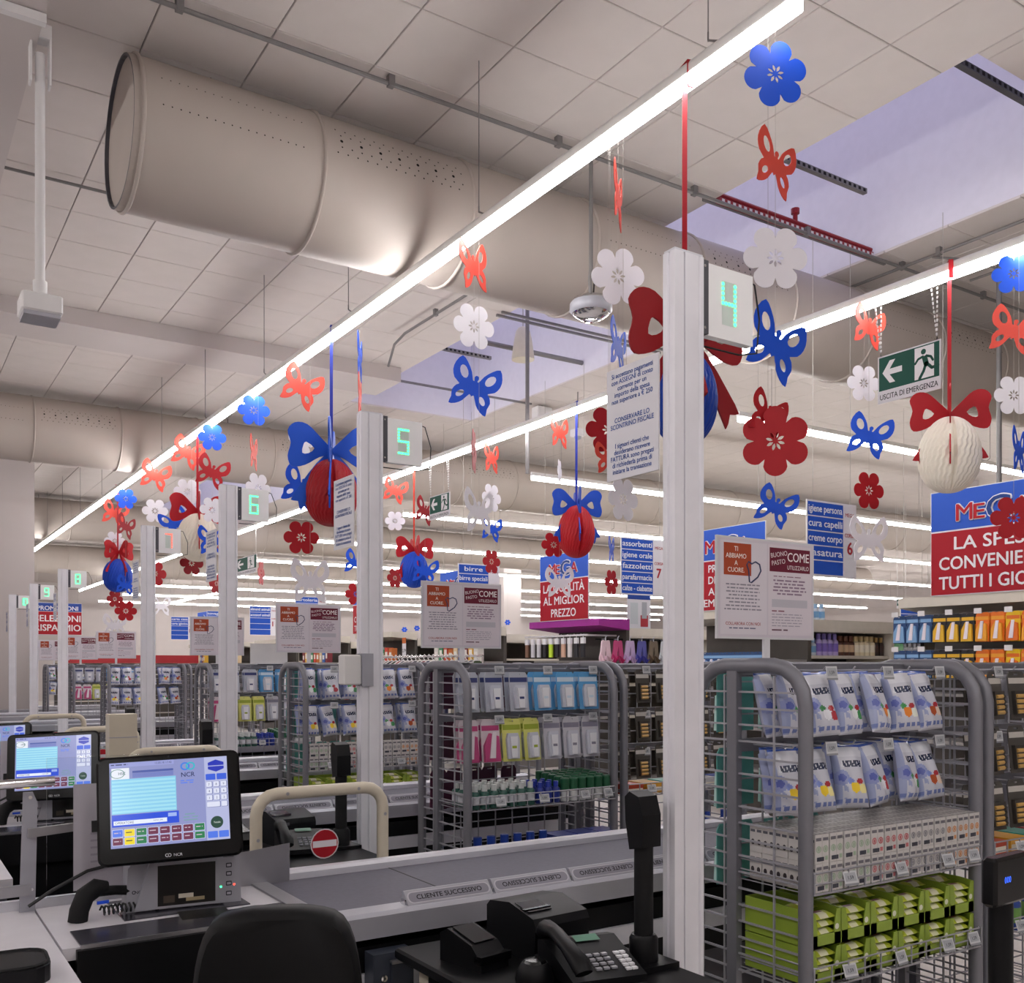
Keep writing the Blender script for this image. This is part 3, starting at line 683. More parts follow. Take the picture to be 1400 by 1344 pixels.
# ---- desk and belt: world coordinates of lane four
D = P_(thing('checkout_desk', 'grey checkout desk with conveyor belt in lane 4', 'checkout desk', (1.0, 2.7, 0), 0, 'checkout desks'), 0)
def dp(m, name, material, **k): return m.build(name, material, D, (-1.0, -2.7, 0), **k)
bz = .82
dp(MB().box(1.0, 3.25, 2.52, 2.98, bz - .03, bz), 'belt', 'belt')
dp(MB().box(1.45, 1.455, 2.52, 2.98, bz, bz + .0008), 'belt_seam', 'black')
dp(MB().prism([(2.98, bz - .1), (3.03, bz - .1), (3.03, bz + .02), (3.02, bz + .03), (2.99, bz + .03), (2.98, bz + .02)], 1.02, 3.3, 'x'), 'far_rail', 'alu')
dp(MB().prism([(2.44, bz - .065), (2.52, bz - .065), (2.52, bz + .004), (2.452, bz + .004), (2.44, bz - .006)], .98, 3.3, 'x'), 'near_rail', 'railgrey')
dp(MB().box(.98, 3.3, 2.46, 3.0, .52, bz - .09), 'belt_body', 'black')
dp(MB().box(1.0, 3.25, 2.445, 2.46, .60, .66), 'lower_trim', 'alu')
dp(MB().box(1.0, 3.25, 2.47, 3.0, .06, .52), 'base_cabinet', 'dgrey')
dp(MB().box(.98, 1.03, 2.44, 2.98, bz - .05, bz + .006), 'end_strip', 'steel')
# till end
dp(MB().box(.38, .98, 2.55, 3.02, bz - .03, bz), 'till_top', 'desk')
dp(MB().box(.42, .985, 2.545, 2.70, bz, bz + .004), 'glass_plate', 'darkdesk')
dp(MB().box(.42, .985, 2.54, 2.545, bz - .004, bz + .006), 'plate_edge', 'steel')
dp(MB().box(.41, .985, 2.53, 2.56, bz - .13, bz - .005), 'drawer_front', 'black')
dp(MB().box(-1.4, .375, 1.6, 3.05, bz - .035, bz - .001), 'packing_top', 'desk')
dp(MB().box(-1.4, .36, 1.62, 3.04, .1, bz - .035), 'packing_cabinet', 'dgrey')
dp(MB().box(.38, .98, 2.6, 3.0, .1, bz - .03), 'till_cabinet', 'black')
dp(MB().prism([(3.02, bz - .05), (3.06, bz - .05), (3.06, bz + .015), (3.05, bz + .025), (3.03, bz + .025)], -1.4, .98, 'x'), 'till_rail', 'alu')
dp(MB().box(.56, .9, 2.74, 2.98, bz, bz + .003), 'scale_plate', 'darkdesk')
# bent steel guard between belt and till
g = MB(); Z0, Z1 = bz, bz + .12
a, b, c = (.90, 2.98), (1.02, 2.96), (1.20, 3.0)
a = onZ(330, 1218, bz); b_ = (1.0, 2.985)
for (x0, y0, x1, y1) in ((.86, 2.80, .90, 2.975), (.90, 2.975, 1.10, 2.97)):
    g.add([(x0, y0, Z0), (x1, y1, Z0), (x1, y1, Z1), (x0, y0, Z1 - .02), (x0 + .003, y0 + .003, Z0), (x1 + .003, y1 + .003, Z0), (x1 + .003, y1 + .003, Z1), (x0 + .003, y0 + .003, Z1 - .02)],
          [(0, 1, 2, 3), (7, 6, 5, 4), (3, 2, 6, 7), (0, 3, 7, 4), (1, 5, 6, 2)])
dp(g, 'steel_guard', 'steel')
# printer shelf at the post
T = P_(thing('printer_table', 'small black-topped table beside the post of lane 4', 'table', (1.45, 1.95, 0), 0, 'printer tables'), 1)
MB().box(-.29, .235, -.36, .40, .72, .75, ch=.006).build('table_top', 'black', T); MB().box(-.23, .235, -.33, .37, .1, .72).build('cabinet', 'cream', T)
MB().box(-.24, -.22, .05, .3, .3, .7).build('side_panel', 'black', T)
# dividers
dv = MB(); dv.rrect(-.136, -.0185, .272, .037, .016, '#c2c0c8'); dv.rrect(-.132, -.0155, .264, .031, .014, '#8d8b96', .0004); dv.text('CLIENTE SUCCESSIVO', 0, -.0075, .021, '#17171c', .0008, .016, 'C', width=.215)
dv = dv.mesh('divider_label', 'print')
DB = MB().prism([(-.026, 0), (.026, 0), (.012, .036), (.006, .036)], -.14, .14, 'x').mesh('bar', 'railgrey')
for i, x in enumerate((1.40, 1.69, 1.98, 2.27, 2.56)):
    t = P_(thing('divider_bar', 'next-customer divider bar, %s along the belt of lane 4' % ORD[i].replace('leftmost', 'first'), 'divider', (x, 2.485, bz + .004), 0, 'next-customer divider bars'), 1)
    obj('bar', DB, t); ltr = obj('lettering', dv, t, (0, -.0108, .0185)); ltr.rotation_euler = (Matrix.Rotation(R(48), 4, 'X') @ Matrix.Rotation(R(180) if i in (1, 2) else 0, 4, 'Z')).to_euler()
    MB().box(-.145, -.14, -.012, .012, 0, .015).build('end_stop', 'chrome', t)
# ---- two-window scanner
t = P_(thing('bioptic_scanner', 'grey scanner tower with dark window below the till monitor of lane 4', 'scanner', (.74, 2.86, bz + .003), R(-6), 'till scanners'), 1)
w2 = .155
prof = [(-w2, 0), (w2, 0), (w2 - .005, .13), (w2 - .02, .15), (-w2 + .03, .15), (-w2 + .005, .12)]
b = MB(); b.prism(prof, -.06, .06, 'y').build('body', 'grey', t)
MB().prism([(-w2 + .02, .005), (w2 - .05, .005), (w2 - .06, .13), (-w2 + .06, .135)], -.075, -.058, 'y').build('window_bezel', 'grey', t)
MB().rect(-.075, .012, .155, .112, '#15110f').rect(-.02, .03, .04, .012, '#d8d0c0', .001).rect(-.06, .02, .03, .02, '#4a4038', .001).rect(0.0, .02, .05, .01, '#a89878', .001).build('scan_window', 'pack', t, (0, -.0755, 0), VERT)
m = MB().rect(.104, .13, .03, .012, '#4b4b52')
for z in (.02, .048, .076, .1): m.rrect(.112, z, .016, .013, .002, '#33333a'); m.rrect(.1145, z + .003, .011, .007, .001, '#b9b9c2', .0004)
m.text('NCR', -.12, .05, .012, '#26262c', 0, .01, 'C'); m.ringp(-.135, .054, .003, .005, '#26262c')
m.build('buttons', 'print', t, (0, -.0606, 0), VERT)
MB().disc(.095, .05, .003, .003, (.1, 1, .5), 0, 8).build('green_led', LEDG, t, (0, -.0765, 0), VERT); MB().disc(.135, .05, .003, .003, (1, .1, .1), 0, 8).build('red_led', LEDR, t, (0, -.061, 0), VERT)
MB().rect(-.03, -.02, .13, .10, '#0a0a0c').build('flat_window', 'pack', t, (0, -.19, .0012))
# ---- till monitor
def screen_mesh():
    W, Hh = .305, .229; m = MB(); z = 0
    m.rect(0, 0, W, Hh, '#8e94c6')
    m.rect(0, Hh - .012, .165, .012, '#9aa0d6', .0002)
    m.text('12.05.18 17:42', .115, Hh - .009, .0075, '#3c4270', .0006, 0, 'L'); m.words(.004, Hh - .007, .05, .003, 5, '#3c4270', .0006)
    m.rect(.005, Hh - .045, .045, .030, '#e8ecf6', .0004); m.ringp(.02, Hh - .03, .011, .0125, '#5b8f86', .0008, 16, 1.5); m.text('HSC', .022, Hh - .033, .010, '#3a5b6e', .0008, .01)
    m.rect(.058, Hh - .03, .105, .006, '#4c5ca4', .0004); m.rect(.058, Hh - .043, .105, .012, '#7480c0', .0004)
    m.rect(.004, .09, .165, .094, '#8acdec', .0004)
    for i in range(9): m.rect(.006, .093 + i * .0101, .161, .0055, '#a2def2', .0006)
    m.rect(.004, .056, .170, .032, '#2a50d8', .0004); m.rect(.008, .061, .135, .011, '#e6edff', .0006); m.rect(.146, .074, .022, .010, '#9fb6f0', .0006)
    m.text('OPERATORE', .011, .0635, .0085, '#40486a', .0009, .005); m.text('****.**', .12, .0625, .009, '#40486a', .0009, 0, 'C')
    for sg in (-1, 1): m.ringp(.201 + sg * .007, Hh - .021, .0075, .0112, '#39b7c8' if sg > 0 else '#3f7fe0', .0008, 16, 1.1)
    m.text('NCR', .201, Hh - .050, .0175, '#26305e', .0008, .012, 'C'); m.words(.181, Hh - .062, .042, .003, 3, '#5b7fe8', .0006, 2, .006)
    m.words(.184, .075, .04, .003, 2, '#7aa0a8', .0006, 3, .008, True)
    m.rect(.2445, 0, .0605, Hh, '#b4b9de', .0003)
    m.add([(.254, Hh - .016, .0008), (.275, Hh - .008, .0008), (.296, Hh - .016, .0008), (.296, Hh - .034, .0008), (.275, Hh - .042, .0008), (.254, Hh - .034, .0008)], [(0, 5, 4, 3, 2, 1)[::-1]], '#2636b4'); m.rect(.252, Hh - .0265, .046, .0022, '#b4b9de', .001)
    for i in range(2): m.rrect(.247 + i * .029, Hh - .064, .026, .017, .002, '#3f62da', .0008)
    for r_ in range(4):
        for c_ in range(3):
            if r_ == 3 and c_ == 1: continue
            ww = .036 if (r_ == 3 and c_ == 0) else .0165
            m.rrect(.248 + c_ * .0192, Hh - .084 - r_ * .0185, ww, .0155, .002, '#6d74a8', .0006); m.rrect(.248 + c_ * .0192, Hh - .083 - r_ * .0185, ww - .002, .014, .002, '#dfe2f5', .0008)
            if r_ < 3: m.text('789456123'[r_ * 3 + c_], .255 + c_ * .0192, Hh - .0795 - r_ * .0185, .009, '#4c5480', .001, 0, 'C')
    m.disc(.272, .048, .0165, .0165, '#2c4a40', .0008); m.text('Totale', .272, .0455, .007, '#dfe8e4', .001, 0, 'C')
    row1 = ['#5279e6', '#f0d830', '#2f7d52', '#6f3550', '#6f3550', '#6f3550', '#6f3550', '#2f7d52']; row2 = ['#6f3550', '#f0d830', '#2f7d52', '#6f3550', '#6f3550', '#6f3550', '#6f3550', '#2f7d52']
    for yy, rw in ((.030, row1), (.008, row2)):
        for i, c_ in enumerate(rw):
            m.rrect(.004 + i * .0298, yy - .001, .0272, .0205, .002, '#d8dcf4', .0005); m.rrect(.005 + i * .0298, yy, .0252, .0185, .002, c_, .0008); m.words(.0085 + i * .0298, yy + .009, .018, .0025, 2, '#2a2438' if c_[1] in 'f4' else '#c9b8c8', .001)
    for i in range(2): m.rrect(.247 + i * .029, .006, .026, .018, .002, '#5279e6', .0008)
    return m.mesh('screen', 'screen')
SCR = screen_mesh()
bz_ = MB(); rr = []
mw, mh = .372, .292
def rloop(w_, h_, r_): 
    m = MB().rrect(-w_ / 2, -h_ / 2, w_, h_, r_, (0, 0, 0)); return [(v[0], v[1]) for v in m.v]
BEZ = MB(); l1, l2 = rloop(mw, mh, .022), rloop(mw - .012, mh - .012, .02); n_ = len(l1)
vs = [(x, y, -.03) for x, y in l2] + [(x, y, -.022) for x, y in l1] + [(x, y, -.004) for x, y in l1] + [(x, y, 0) for x, y in l2]
BEZ.add(vs, [tuple(range(n_ - 1, -1, -1)), tuple(range(3 * n_, 4 * n_))] + [(k * n_ + i, k * n_ + (i + 1) % n_, (k + 1) * n_ + (i + 1) % n_, (k + 1) * n_ + i) for k in range(3) for i in range(n_)])
BEZ = BEZ.mesh('bezel', 'blackgloss')
MLOGO = MB().text('NCR', .004, -.1335, .011, '#cfcfd6', 0, .01).ringp(-.006, -.1295, .003, .0048, '#cfcfd6').ringp(-.0125, -.1295, .003, .0048, '#cfcfd6').mesh('logo', 'print')
def monitor(lane, px, py, Yd, yaw, tilt):
    p = onY(px, py, Yd)
    t = thing('till_monitor', 'black touch-screen till monitor in lane %d showing a lit cash screen' % lane, 'monitor', (p.x, p.y + .12, bz + .156), 0, 'till monitors')
    zb = bz + .156
    piv = bpy.data.objects.new('display', BEZ); C.objects.link(piv); piv.parent = t
    f = R(yaw)
    piv.location = (0, -.12, p.z - zb); piv.rotation_euler = (R(90) - R(tilt), R(-2.4), f)
    obj('screen', SCR, piv, (-.1525, -.100, .0012)); obj('logo', MLOGO, piv, (0, 0, .0012))
    MB().disc(0, .138, .003, .003, '#26262c').build('camera_dot', 'print', piv, (0, 0, .001))
    MB().box(-.05, .05, -.1, .1, -.075, -.03, ch=.01).build('rear_housing', 'black', piv)
    MB().box(-.2, -.186, -.05, -.02, -.02, -.006).build('side_knob', 'black', piv)
    MB().prism([(-.035, 0), (.035, 0), (.03, p.z - zb + .02), (-.03, p.z - zb + .02)], -.04, -.01, 'y').box(-.03, .03, -.1, -.03, p.z - zb - .03, p.z - zb + .02).build('stand', 'black', t); MB().box(-.06, .06, -.045, .045, 0, .01).build('stand_foot', 'black', t)
    return t
monitor(4, 233, 1103, 2.74, -16, 14)
monitor(5, 73, 1047, 4.63, -20, 14)
monitor(6, -4, 1022, 6.58, -20, 14)
# ---- hand scanner
p = onZ(95, 1262, bz)
t = P_(thing('hand_scanner', 'black handheld barcode scanner with blue stripe on desk of lane 4', 'barcode scanner', (p.x + .02, p.y, bz), R(6), 'handheld scanners'), 2)
MB().tube([(0, 0, .0), (.004, 0, .03), (.02, .005, .065), (.05, .008, .082), (.078, .01, .078)], [.026, .026, .027, .026, .018], 10, sq=(1, .85)).build('head', 'rubber', t, smooth=50)
MB().tube([(.05, .008, .072), (.10, .012, .068), (.15, .016, .060), (.185, .018, .05)], [.018, .016, .017, .013], 10, sq=(1, .8)).build('grip', 'rubber', t, smooth=50)
MB().box(.045, .075, -.018, -.012, .042, .05).build('stripe', mat('bluetrim', '#1f4fd8', .3), t)
c = [(.185 + .03 * math.sin(i * .2), .018 - .02 * i * .15, .05 - min(.045, i * .004)) for i in range(14)]
MB().tube(c, .0035, 6).build('cord', 'cable', t)
hx = [(.06 + i * .0022, -.0 + .012 * math.cos(i * 1.2), .02 + .012 * math.sin(i * 1.2)) for i in range(44)]
MB().tube(hx, .003, 5).build('coil', 'cable', t)
# ---- bracket arm holding paper and pane at the till
q = onY(37, 1230, 3.0)
t = P_(thing('till_bracket', 'grey steel bracket with arms and paper sheet left of monitor in lane 4', 'bracket', (q.x, 3.0, bz), 0, 'till brackets'), 2)
MB().prism([(-.02, 0), (.02, 0), (.026, .30), (.014, .33), (-.01, .33)], -.003, .003, 'y').build('upright', 'grey', t)
MB().disc(.008, .315, .005, .005, (.6,) * 3).disc(.012, .02, .005, .005, (.6,) * 3).disc(.012, .06, .004, .004, (.6,) * 3).build('screws', 'chrome', t, (0, -.004, 0), VERT)
MB().prism([(0, .205), (.24, .222), (.24, .243), (0, .23)], -.018, -.006, 'y').build('monitor_arm', 'steel', t); MB().tube([(-.45, -.03, .35), (.065, -.03, .36)], [.013, .013], 10).build('round_arm', 'chrome', t, smooth=50)
MB().box(-.5, .01, -.012, .004, .045, .075).build('lower_arm', 'steel', t)
MB().rect(.115, .045, .2, .30, '#bdb9c2').words(.16, .2, .09, .006, 4, '#a5a0ac', .0005, 6, .02).build('paper_sheet', 'print', t, (0, -.02, 0), VERT)
MB().box(.05, .34, .002, .006, .03, .42).build('clear_pane', 'glass', t); MB().tube([(.0, -.03, .02), (.06, -.04, .06), (.15, -.03, .10), (.28, -.02, .12)], .005, 6).build('cord', 'cable', t)
# ---- cream gate with no-entry disc
gl = onY(350, 1100, 3.14); gr_ = onY(523, 1075, 3.14)
t = P_(thing('lane_gate', 'cream tube gate with clear pane and no-entry disc in lane 4', 'gate', (gl.x, 3.14, 0), 0, 'lane gates'), 1)
W = gr_.x - gl.x; zt = 1.075; c = .07
pts = [(0, 0, 0), (0, 0, zt - c)] + [(c - c * math.cos(a), 0, zt - c + c * math.sin(a)) for a in (R(22), R(45), R(68))] + [(c, 0, zt), (W - c, 0, zt)] + [(W - c + c * math.sin(a), 0, zt - c + c * math.cos(a)) for a in (R(22), R(45), R(68))] + [(W, 0, zt - c), (W, 0, 0)]
MB().tube(pts, .021, 10).build('tube_frame', 'cream', t, smooth=50)
MB().box(.015, W - .015, -.003, .003, .35, zt - .02).build('clear_pane', 'glass', t)
for x, z in ((.1, zt), (W - .1, zt), (0, .93), (W, .98)): MB().disc(x, z, .006, .006, (.6,) * 3, 0, 8).build('rivet', 'steel', t, (0, -.022, 0), VERT)
s = onY(443, 1153, 3.14)
MB().disc(0, 0, .051, .051, '#cfc9cc').disc(0, 0, .047, .047, '#a40d20', .0006).rect(-.043, -.011, .086, .022, '#d9d4da', .0012).build('no_entry_disc', 'print', t, (s.x - gl.x, -.006, s.z), VERT)
# ---- receipt printer
p = onZ(725, 1300, .75)
t = P_(thing('receipt_printer', 'black receipt printer on the table of lane 4', 'printer', (1.475, 2.14, .75), R(4), 'receipt printers'), 1)
MB().prism([(-.105, 0), (.095, 0), (.10, .04), (.10, .11), (.085, .125), (.0, .135), (-.10, .11), (-.11, .09)], -.09, .09, 'x').build('body', 'black', t, smooth=25)
MB().box(-.085, -.0, -.06, .0, .117, .1255).build('paper_slot', 'blackgloss', t); MB().prism([(-.07, .1185), (-.01, .131), (-.01, .134), (-.07, .121)], -.08, -.005, 'x').build('lid', 'blackgloss', t)
MB().rect(-.07, .085, .04, .012, '#55555c').build('badge', 'print', t, (0, -.111, 0), VERT)
MB().box(-.0895, .09, -.108, -.1, .018, .024).build('seam', 'dgrey', t)
# ---- card terminal
t = P_(thing('card_reader', 'small black card terminal beside the printer of lane 4', 'card reader', (1.27, 2.12, .75), R(10), 'card terminals'), 1)
MB().prism([(-.08, 0), (.08, 0), (.08, .07), (.05, .085), (-.04, .06), (-.08, .025)], -.045, .045, 'x').build('body', 'black', t)
MB().prism([(-.04, .0625), (.045, .0855), (.045, .088), (-.04, .065)], -.033, .033, 'x').build('display', 'blackgloss', t); MB().box(-.05, .05, -.085, -.06, .02, .04).build('card_slot', 'blackgloss', t)
# ---- telephone
t = P_(thing('desk_phone', 'black desk telephone with keypad on the table of lane 4', 'telephone', (1.44, 1.87, .75), R(-12), 'desk telephones'), 1)
MB().prism([(-.11, .012), (.10, .012), (.10, .075), (.06, .082), (-.11, .03)], -.09, .10, 'x').build('base', 'black', t)
MB().box(-.08, .09, .05, .09, 0, .02).build('foot', 'black', t)
hs = MB().tube([(-.065, -.115, .05), (-.067, -.10, .068), (-.067, -.03, .088), (-.067, .04, .104), (-.067, .095, .102), (-.066, .115, .086)], [.022, .026, .02, .02, .026, .022], 10, sq=(1, .8)); hs.build('handset', 'black', t, smooth=50)
k = MB(); sl = (.052) / .17
def zp(y): return .032 + (y + .11) * sl + .0008
for r_ in range(4):
    for c_ in range(3):
        y = -.045 - r_ * .018 + .02; x = -.015 + c_ * .02; k.box(x, x + .014, y, y + .011, zp(y) - .002, zp(y) + .003, '#8d8d95')
k.build('keypad', 'pack', t)
k = MB()
for r_ in range(2):
    for c_ in range(5): y = -.09 + c_ * .016; x = .058 + r_ * .016; k.box(x, x + .013, y, y + .012, zp(y) - .002, zp(y) + .003, '#d9d9de')
k.build('memory_keys', 'pack', t)
MB().add([(-.015, .035, zp(.035) + .001), (.05, .035, zp(.035) + .001), (.05, .065, zp(.058) + .001), (-.015, .065, zp(.058) + .001)], [(0, 1, 2, 3)], '#1f6a4c').build('display', 'pack', t)
hx = [(-.1 - .0022 * i + .001 * math.cos(i), -.10 + .0006 * i + .008 * math.cos(i * 1.3), .012 + .007 * math.sin(i * 1.3)) for i in range(80)]
MB().tube(hx, .003, 4).build('coil_cord', 'cable', t)
# ---- black display column
t = P_(thing('customer_display', 'black pole with tilted display head at the post of lane 4', 'display', (1.615, 1.87, .75), 0, 'display poles'), 1)
MB().box(-.06, .065, -.06, .06, 0, .014).build('base_plate', 'black', t); MB().lathe([(.036, .014), (.036, .07), (.03, .08)], 18).build('collar', 'black', t, smooth=40)
MB().tube([(0, 0, .08), (0, 0, .34)], .024, 16).build('pole', 'rubber', t, smooth=40)
MB().prism([(-.03, .30), (.02, .29), (.035, .36), (.038, .42), (.02, .435), (-.015, .425), (-.03, .38)], -.03, .03, 'x').build('head', 'black', t)
# ---- bent things only in lane four
t = thing('office_chair', 'black cashier chair with rounded backrest in front of lane four belt', 'chair', (.672, 1.88, .045), R(-24))
BK = MB(); n = 12; rows_ = []
outl = [(-.175, .60), (-.20, .70), (-.185, .85), (-.165, .93), (-.12, .965), (-.05, .975), (.05, .975), (.12, .965), (.165, .93), (.185, .85), (.20, .70), (.205, .60), (.17, .56), (-.17, .56)]
def bend(x, z, d): return (x, d + .9 * x * x - .12 * (z - .75), z)
outl = smooth_loop([(x * .86, z) for x, z in [(-.205, .60), (-.20, .72), (-.185, .86), (-.15, .945), (-.08, .972), (0, .976), (.08, .972), (.15, .945), (.185, .86), (.20, .72), (.205, .60), (.17, .56), (-.17, .56)]], 3)
N = len(outl); o2 = [(x * .93, .76 + (z - .76) * .93) for x, z in outl]
vs = [bend(x, z, 0.0) for x, z in outl] + [bend(x, z, -.022) for x, z in o2] + [bend(x, z, .05) for x, z in outl] + [bend(x, z, .07) for x, z in o2]
BK.add(vs, [tuple(range(2 * N - 1, N - 1, -1))[::-1], tuple(range(3 * N, 4 * N))[::-1]] + [(i, (i + 1) % N, N + (i + 1) % N, N + i) for i in range(N)] + [(2 * N + i, 2 * N + (i + 1) % N, (i + 1) % N, i) for i in range(N)] + [(3 * N + i, 3 * N + (i + 1) % N, 2 * N + (i + 1) % N, 2 * N + i) for i in range(N)])
BK.build('backrest', 'leather', t, smooth=60)
MB().box(-.22, .22, .02, .46, .48, .56, ch=.03).build('seat', 'leather', t, smooth=40); MB().box(-.03, .03, -.02, .2, .42, .60).build('back_bracket', 'black', t)
MB().lathe([(.03, .1), (.03, .3), (.02, .3), (.02, .48)], 12, cy=.24).build('gas_lift', 'chrome', t)
for i in range(5):
    a = R(72 * i + 10); x, y = .28 * math.cos(a), .24 + .28 * math.sin(a)
    lg = MB().tube([(0, .24, .12), (x, y, .075)], [.028, .018], 8).build('leg', 'black', t); MB().lathe([(.005, 0), (.026, .012), (.026, .04), (.005, .055)], 10, cx=x, cy=y).build('caster', 'rubber', lg)
MB().tube([(-.2, .1, .62), (-.235, .1, .60)], .012, 8).build('tension_knob', 'chrome', t)
p = onZ(731, 1344, .75)
t = thing('tape_dispenser', 'round black dispenser at the bottom edge on the black table', 'dispenser', (p.x, p.y - .0, .75), R(20))
MB().lathe([(.045, 0), (.047, .012), (.04, .035), (.034, .045), (.030, .05), (.012, .05)], 20).build('body', 'black', t, smooth=40); MB().lathe([(.028, .05), (.024, .056), (.004, .057)], 18).build('cap', 'blackgloss', t, smooth=40)
p = onY(535, 1300, 2.40)
t = thing('lock_box', 'dark blue-grey cash lock box fixed below the belt', 'box', (p.x, 2.385, .36), 0)
MB().box(-.06, .06, 0, .055, 0, p.z - .36).build('body', mat('slate', '#3b404c', .4, .2), t); MB().box(-.012, .052, -.012, 0, .05, p.z - .385).build('door', 'slate', t); MB().box(-.012, .052, -.016, .0, p.z - .388, p.z - .38).build('door_edge', 'steel', t)
MB().lathe([(.009, 0), (.009, .006), (.004, .007)], 14).build('lock', 'chrome', t, (-.03, 0, p.z - .425), VERT)
p = onZ(28, 1325, bz)
t = thing('black_tray', 'black rounded tray corner on the desk at lower left', 'tray', (p.x - .12, p.y - .06, bz), R(-3))
m = MB(); lp = rloop(.34, .16, .05)
vs = [(x, y, 0) for x, y in lp] + [(x, y, .035) for x, y in lp] + [(x * .96, y * .93, .04) for x, y in lp]; N = len(lp)
m.add(vs, [tuple(range(N - 1, -1, -1)), tuple(range(2 * N, 3 * N))] + [(k * N + i, k * N + (i + 1) % N, (k + 1) * N + (i + 1) % N, (k + 1) * N + i) for k in range(2) for i in range(N)]); m.build('tray', 'black', t)
m2 = MB().tube([(x * .97, y * .95, .04) for x, y in lp], .004, 6, closed=True); m2.build('rim', 'rubber', t)
# ---- lane three customer display at lower right
p = onY(1372, 1202, 1.02)
k = depth(p) / F
t = thing('price_display', 'black customer price display on a pole at lower right', 'display', (p.x, p.y, .72), R(4))
MB().box(-42 * k, 60 * k, -.015, .015, p.z - .72 - 33 * k, p.z - .72 + 33 * k, ch=.006).build('display_head', 'blackgloss', t)
MB().text('000', -20 * k, p.z - .722, 12 * k, (.12, .3, 1)).build('digits', mat('led_blue', '#3060ff', emit='#3a6cff', strength=1.5), t, (0, -.0155, 0), VERT)
MB().tube([(22 * k, .02, 0), (22 * k, .02, p.z - .75)], .022, 12).build('pole', 'black', t, smooth=40); MB().box(-.05, .1, -.05, .09, -.0, .012).build('base_plate', 'black', t)
tb = thing('display_stand', 'small stand under the price display, below the frame', 'stand', (p.x, p.y, 0)); MB().box(-.2, .15, -.12, .12, .68, .72).build('top', 'black', tb); MB().box(-.15, .1, -.1, .1, 0, .68).build('cabinet', 'cream', tb)
q = onY(166, 1003, 5.6)
t = thing('cream_box', 'plain cream box standing behind the second monitor', 'box', (q.x, 5.6, .8)); k = depth(q) / F
MB().box(-18 * k, 18 * k, -.05, .05, 0, q.z - .8 + 27 * k).build('shell', 'cream', t); MB().box(-18 * k, 18 * k, -.052, .0, q.z - .82, q.z - .815).build('lid_seam', 'grey', t)
ts = thing('box_plinth', 'low cream plinth carrying the plain cream box', 'plinth', (q.x, 5.6, 0)); MB().box(-.15, .15, -.1, .1, 0, .8, ch=.01).build('body', 'cream', ts)
# ================================================================== wire display racks between the lanes
RX = 2.20; RL = .88; RD = .48; RH = 1.50
def rack_meshes():
    g = {}
    r = .024; c = .12
    pts = [(0, r, 0), (0, r, RH - c)] + [(0, r + c - c * math.cos(a), RH - c + c * math.sin(a)) for a in (R(22), R(45), R(68))] + [(0, r + c, RH), (0, RD - r - c, RH)] + \
          [(0, RD - r - c + c * math.sin(a), RH - c + c * math.cos(a)) for a in (R(22), R(45), R(68))] + [(0, RD - r, RH - c), (0, RD - r, 0)]
    g['end_frame'] = MB().tube(pts, r, 10, sq=(.75, 1)).mesh('end_frame', 'rack', 50)
    m = MB(); z = .12
    while z < RH - .05: m.box(-.003, .003, .03, RD - .03, z - .003, z + .003); z += .05
    for y in (.14, .34): m.box(-.0025, .0025, y - .003, y + .003, .1, RH - .03)
    g['end_grid'] = m.mesh('end_grid', 'wire')
    m = MB(); z = .15
    while z < RH - .04: m.box(.03, RL - .03, -.0025, .0025, z - .0025, z + .0025); z += .1
    for i in range(9): x = .05 + (RL - .1) * i / 8; m.box(x - .0025, x + .0025, -.0025, .0025, .1, RH - .02)
    g['back_grid'] = m.mesh('back_grid', 'wire')
    g['upright'] = MB().box(-.012, .012, -.02, .02, 0, RH).mesh('upright', 'rack')
    g['top_bar'] = MB().box(.02, RL - .02, -.02, .02, RH - .035, RH + .012, ch=.006).mesh('top_bar', 'rack')
    m = MB(); D_ = .30; x0, x1 = .03, RL - .03
    for i in range(24): x = x0 + (x1 - x0) * i / 23; m.box(x - .0015, x + .0015, 0, D_, -.003, 0)
    m.box(x0, x1, 0, .004, -.004, .002)
    for z in (.028, .06): m.tube([(x0, D_, z), (x0, 0.01, z), (x0 + .01, 0, z), (x1 - .01, 0, z), (x1, .01, z), (x1, D_, z)], .0028, 5)
    for i in range(12): x = x0 + (x1 - x0) * i / 11; m.box(x - .0018, x + .0018, -.002, .002, 0, .06)
    g['wire_shelf'] = m.mesh('wire_shelf', 'wire')
    m = MB().box(.03, RL - .03, -.006, .006, -.02, .02)
    g['hook_bar'] = m.mesh('hook_bar', 'rack')
    m = MB().tube([(0, 0, 0), (0, -.16, .0), (0, -.17, .012)], .003, 5); g['hook'] = m.mesh('hook', 'wire')
    m = MB().rect(-.026, -.018, .052, .036, '#c9cbce').rect(-.021, -.012, .042, .025, '#a9acb2', .0006).text('1,59', .0, -.006, .014, '#33343a', .0012, .01, 'C').rect(-.026, -.024, .052, .006, '#8f9196', 0); g['price_tag'] = m.mesh('price_tag', 'print')
    return g
G = rack_meshes()
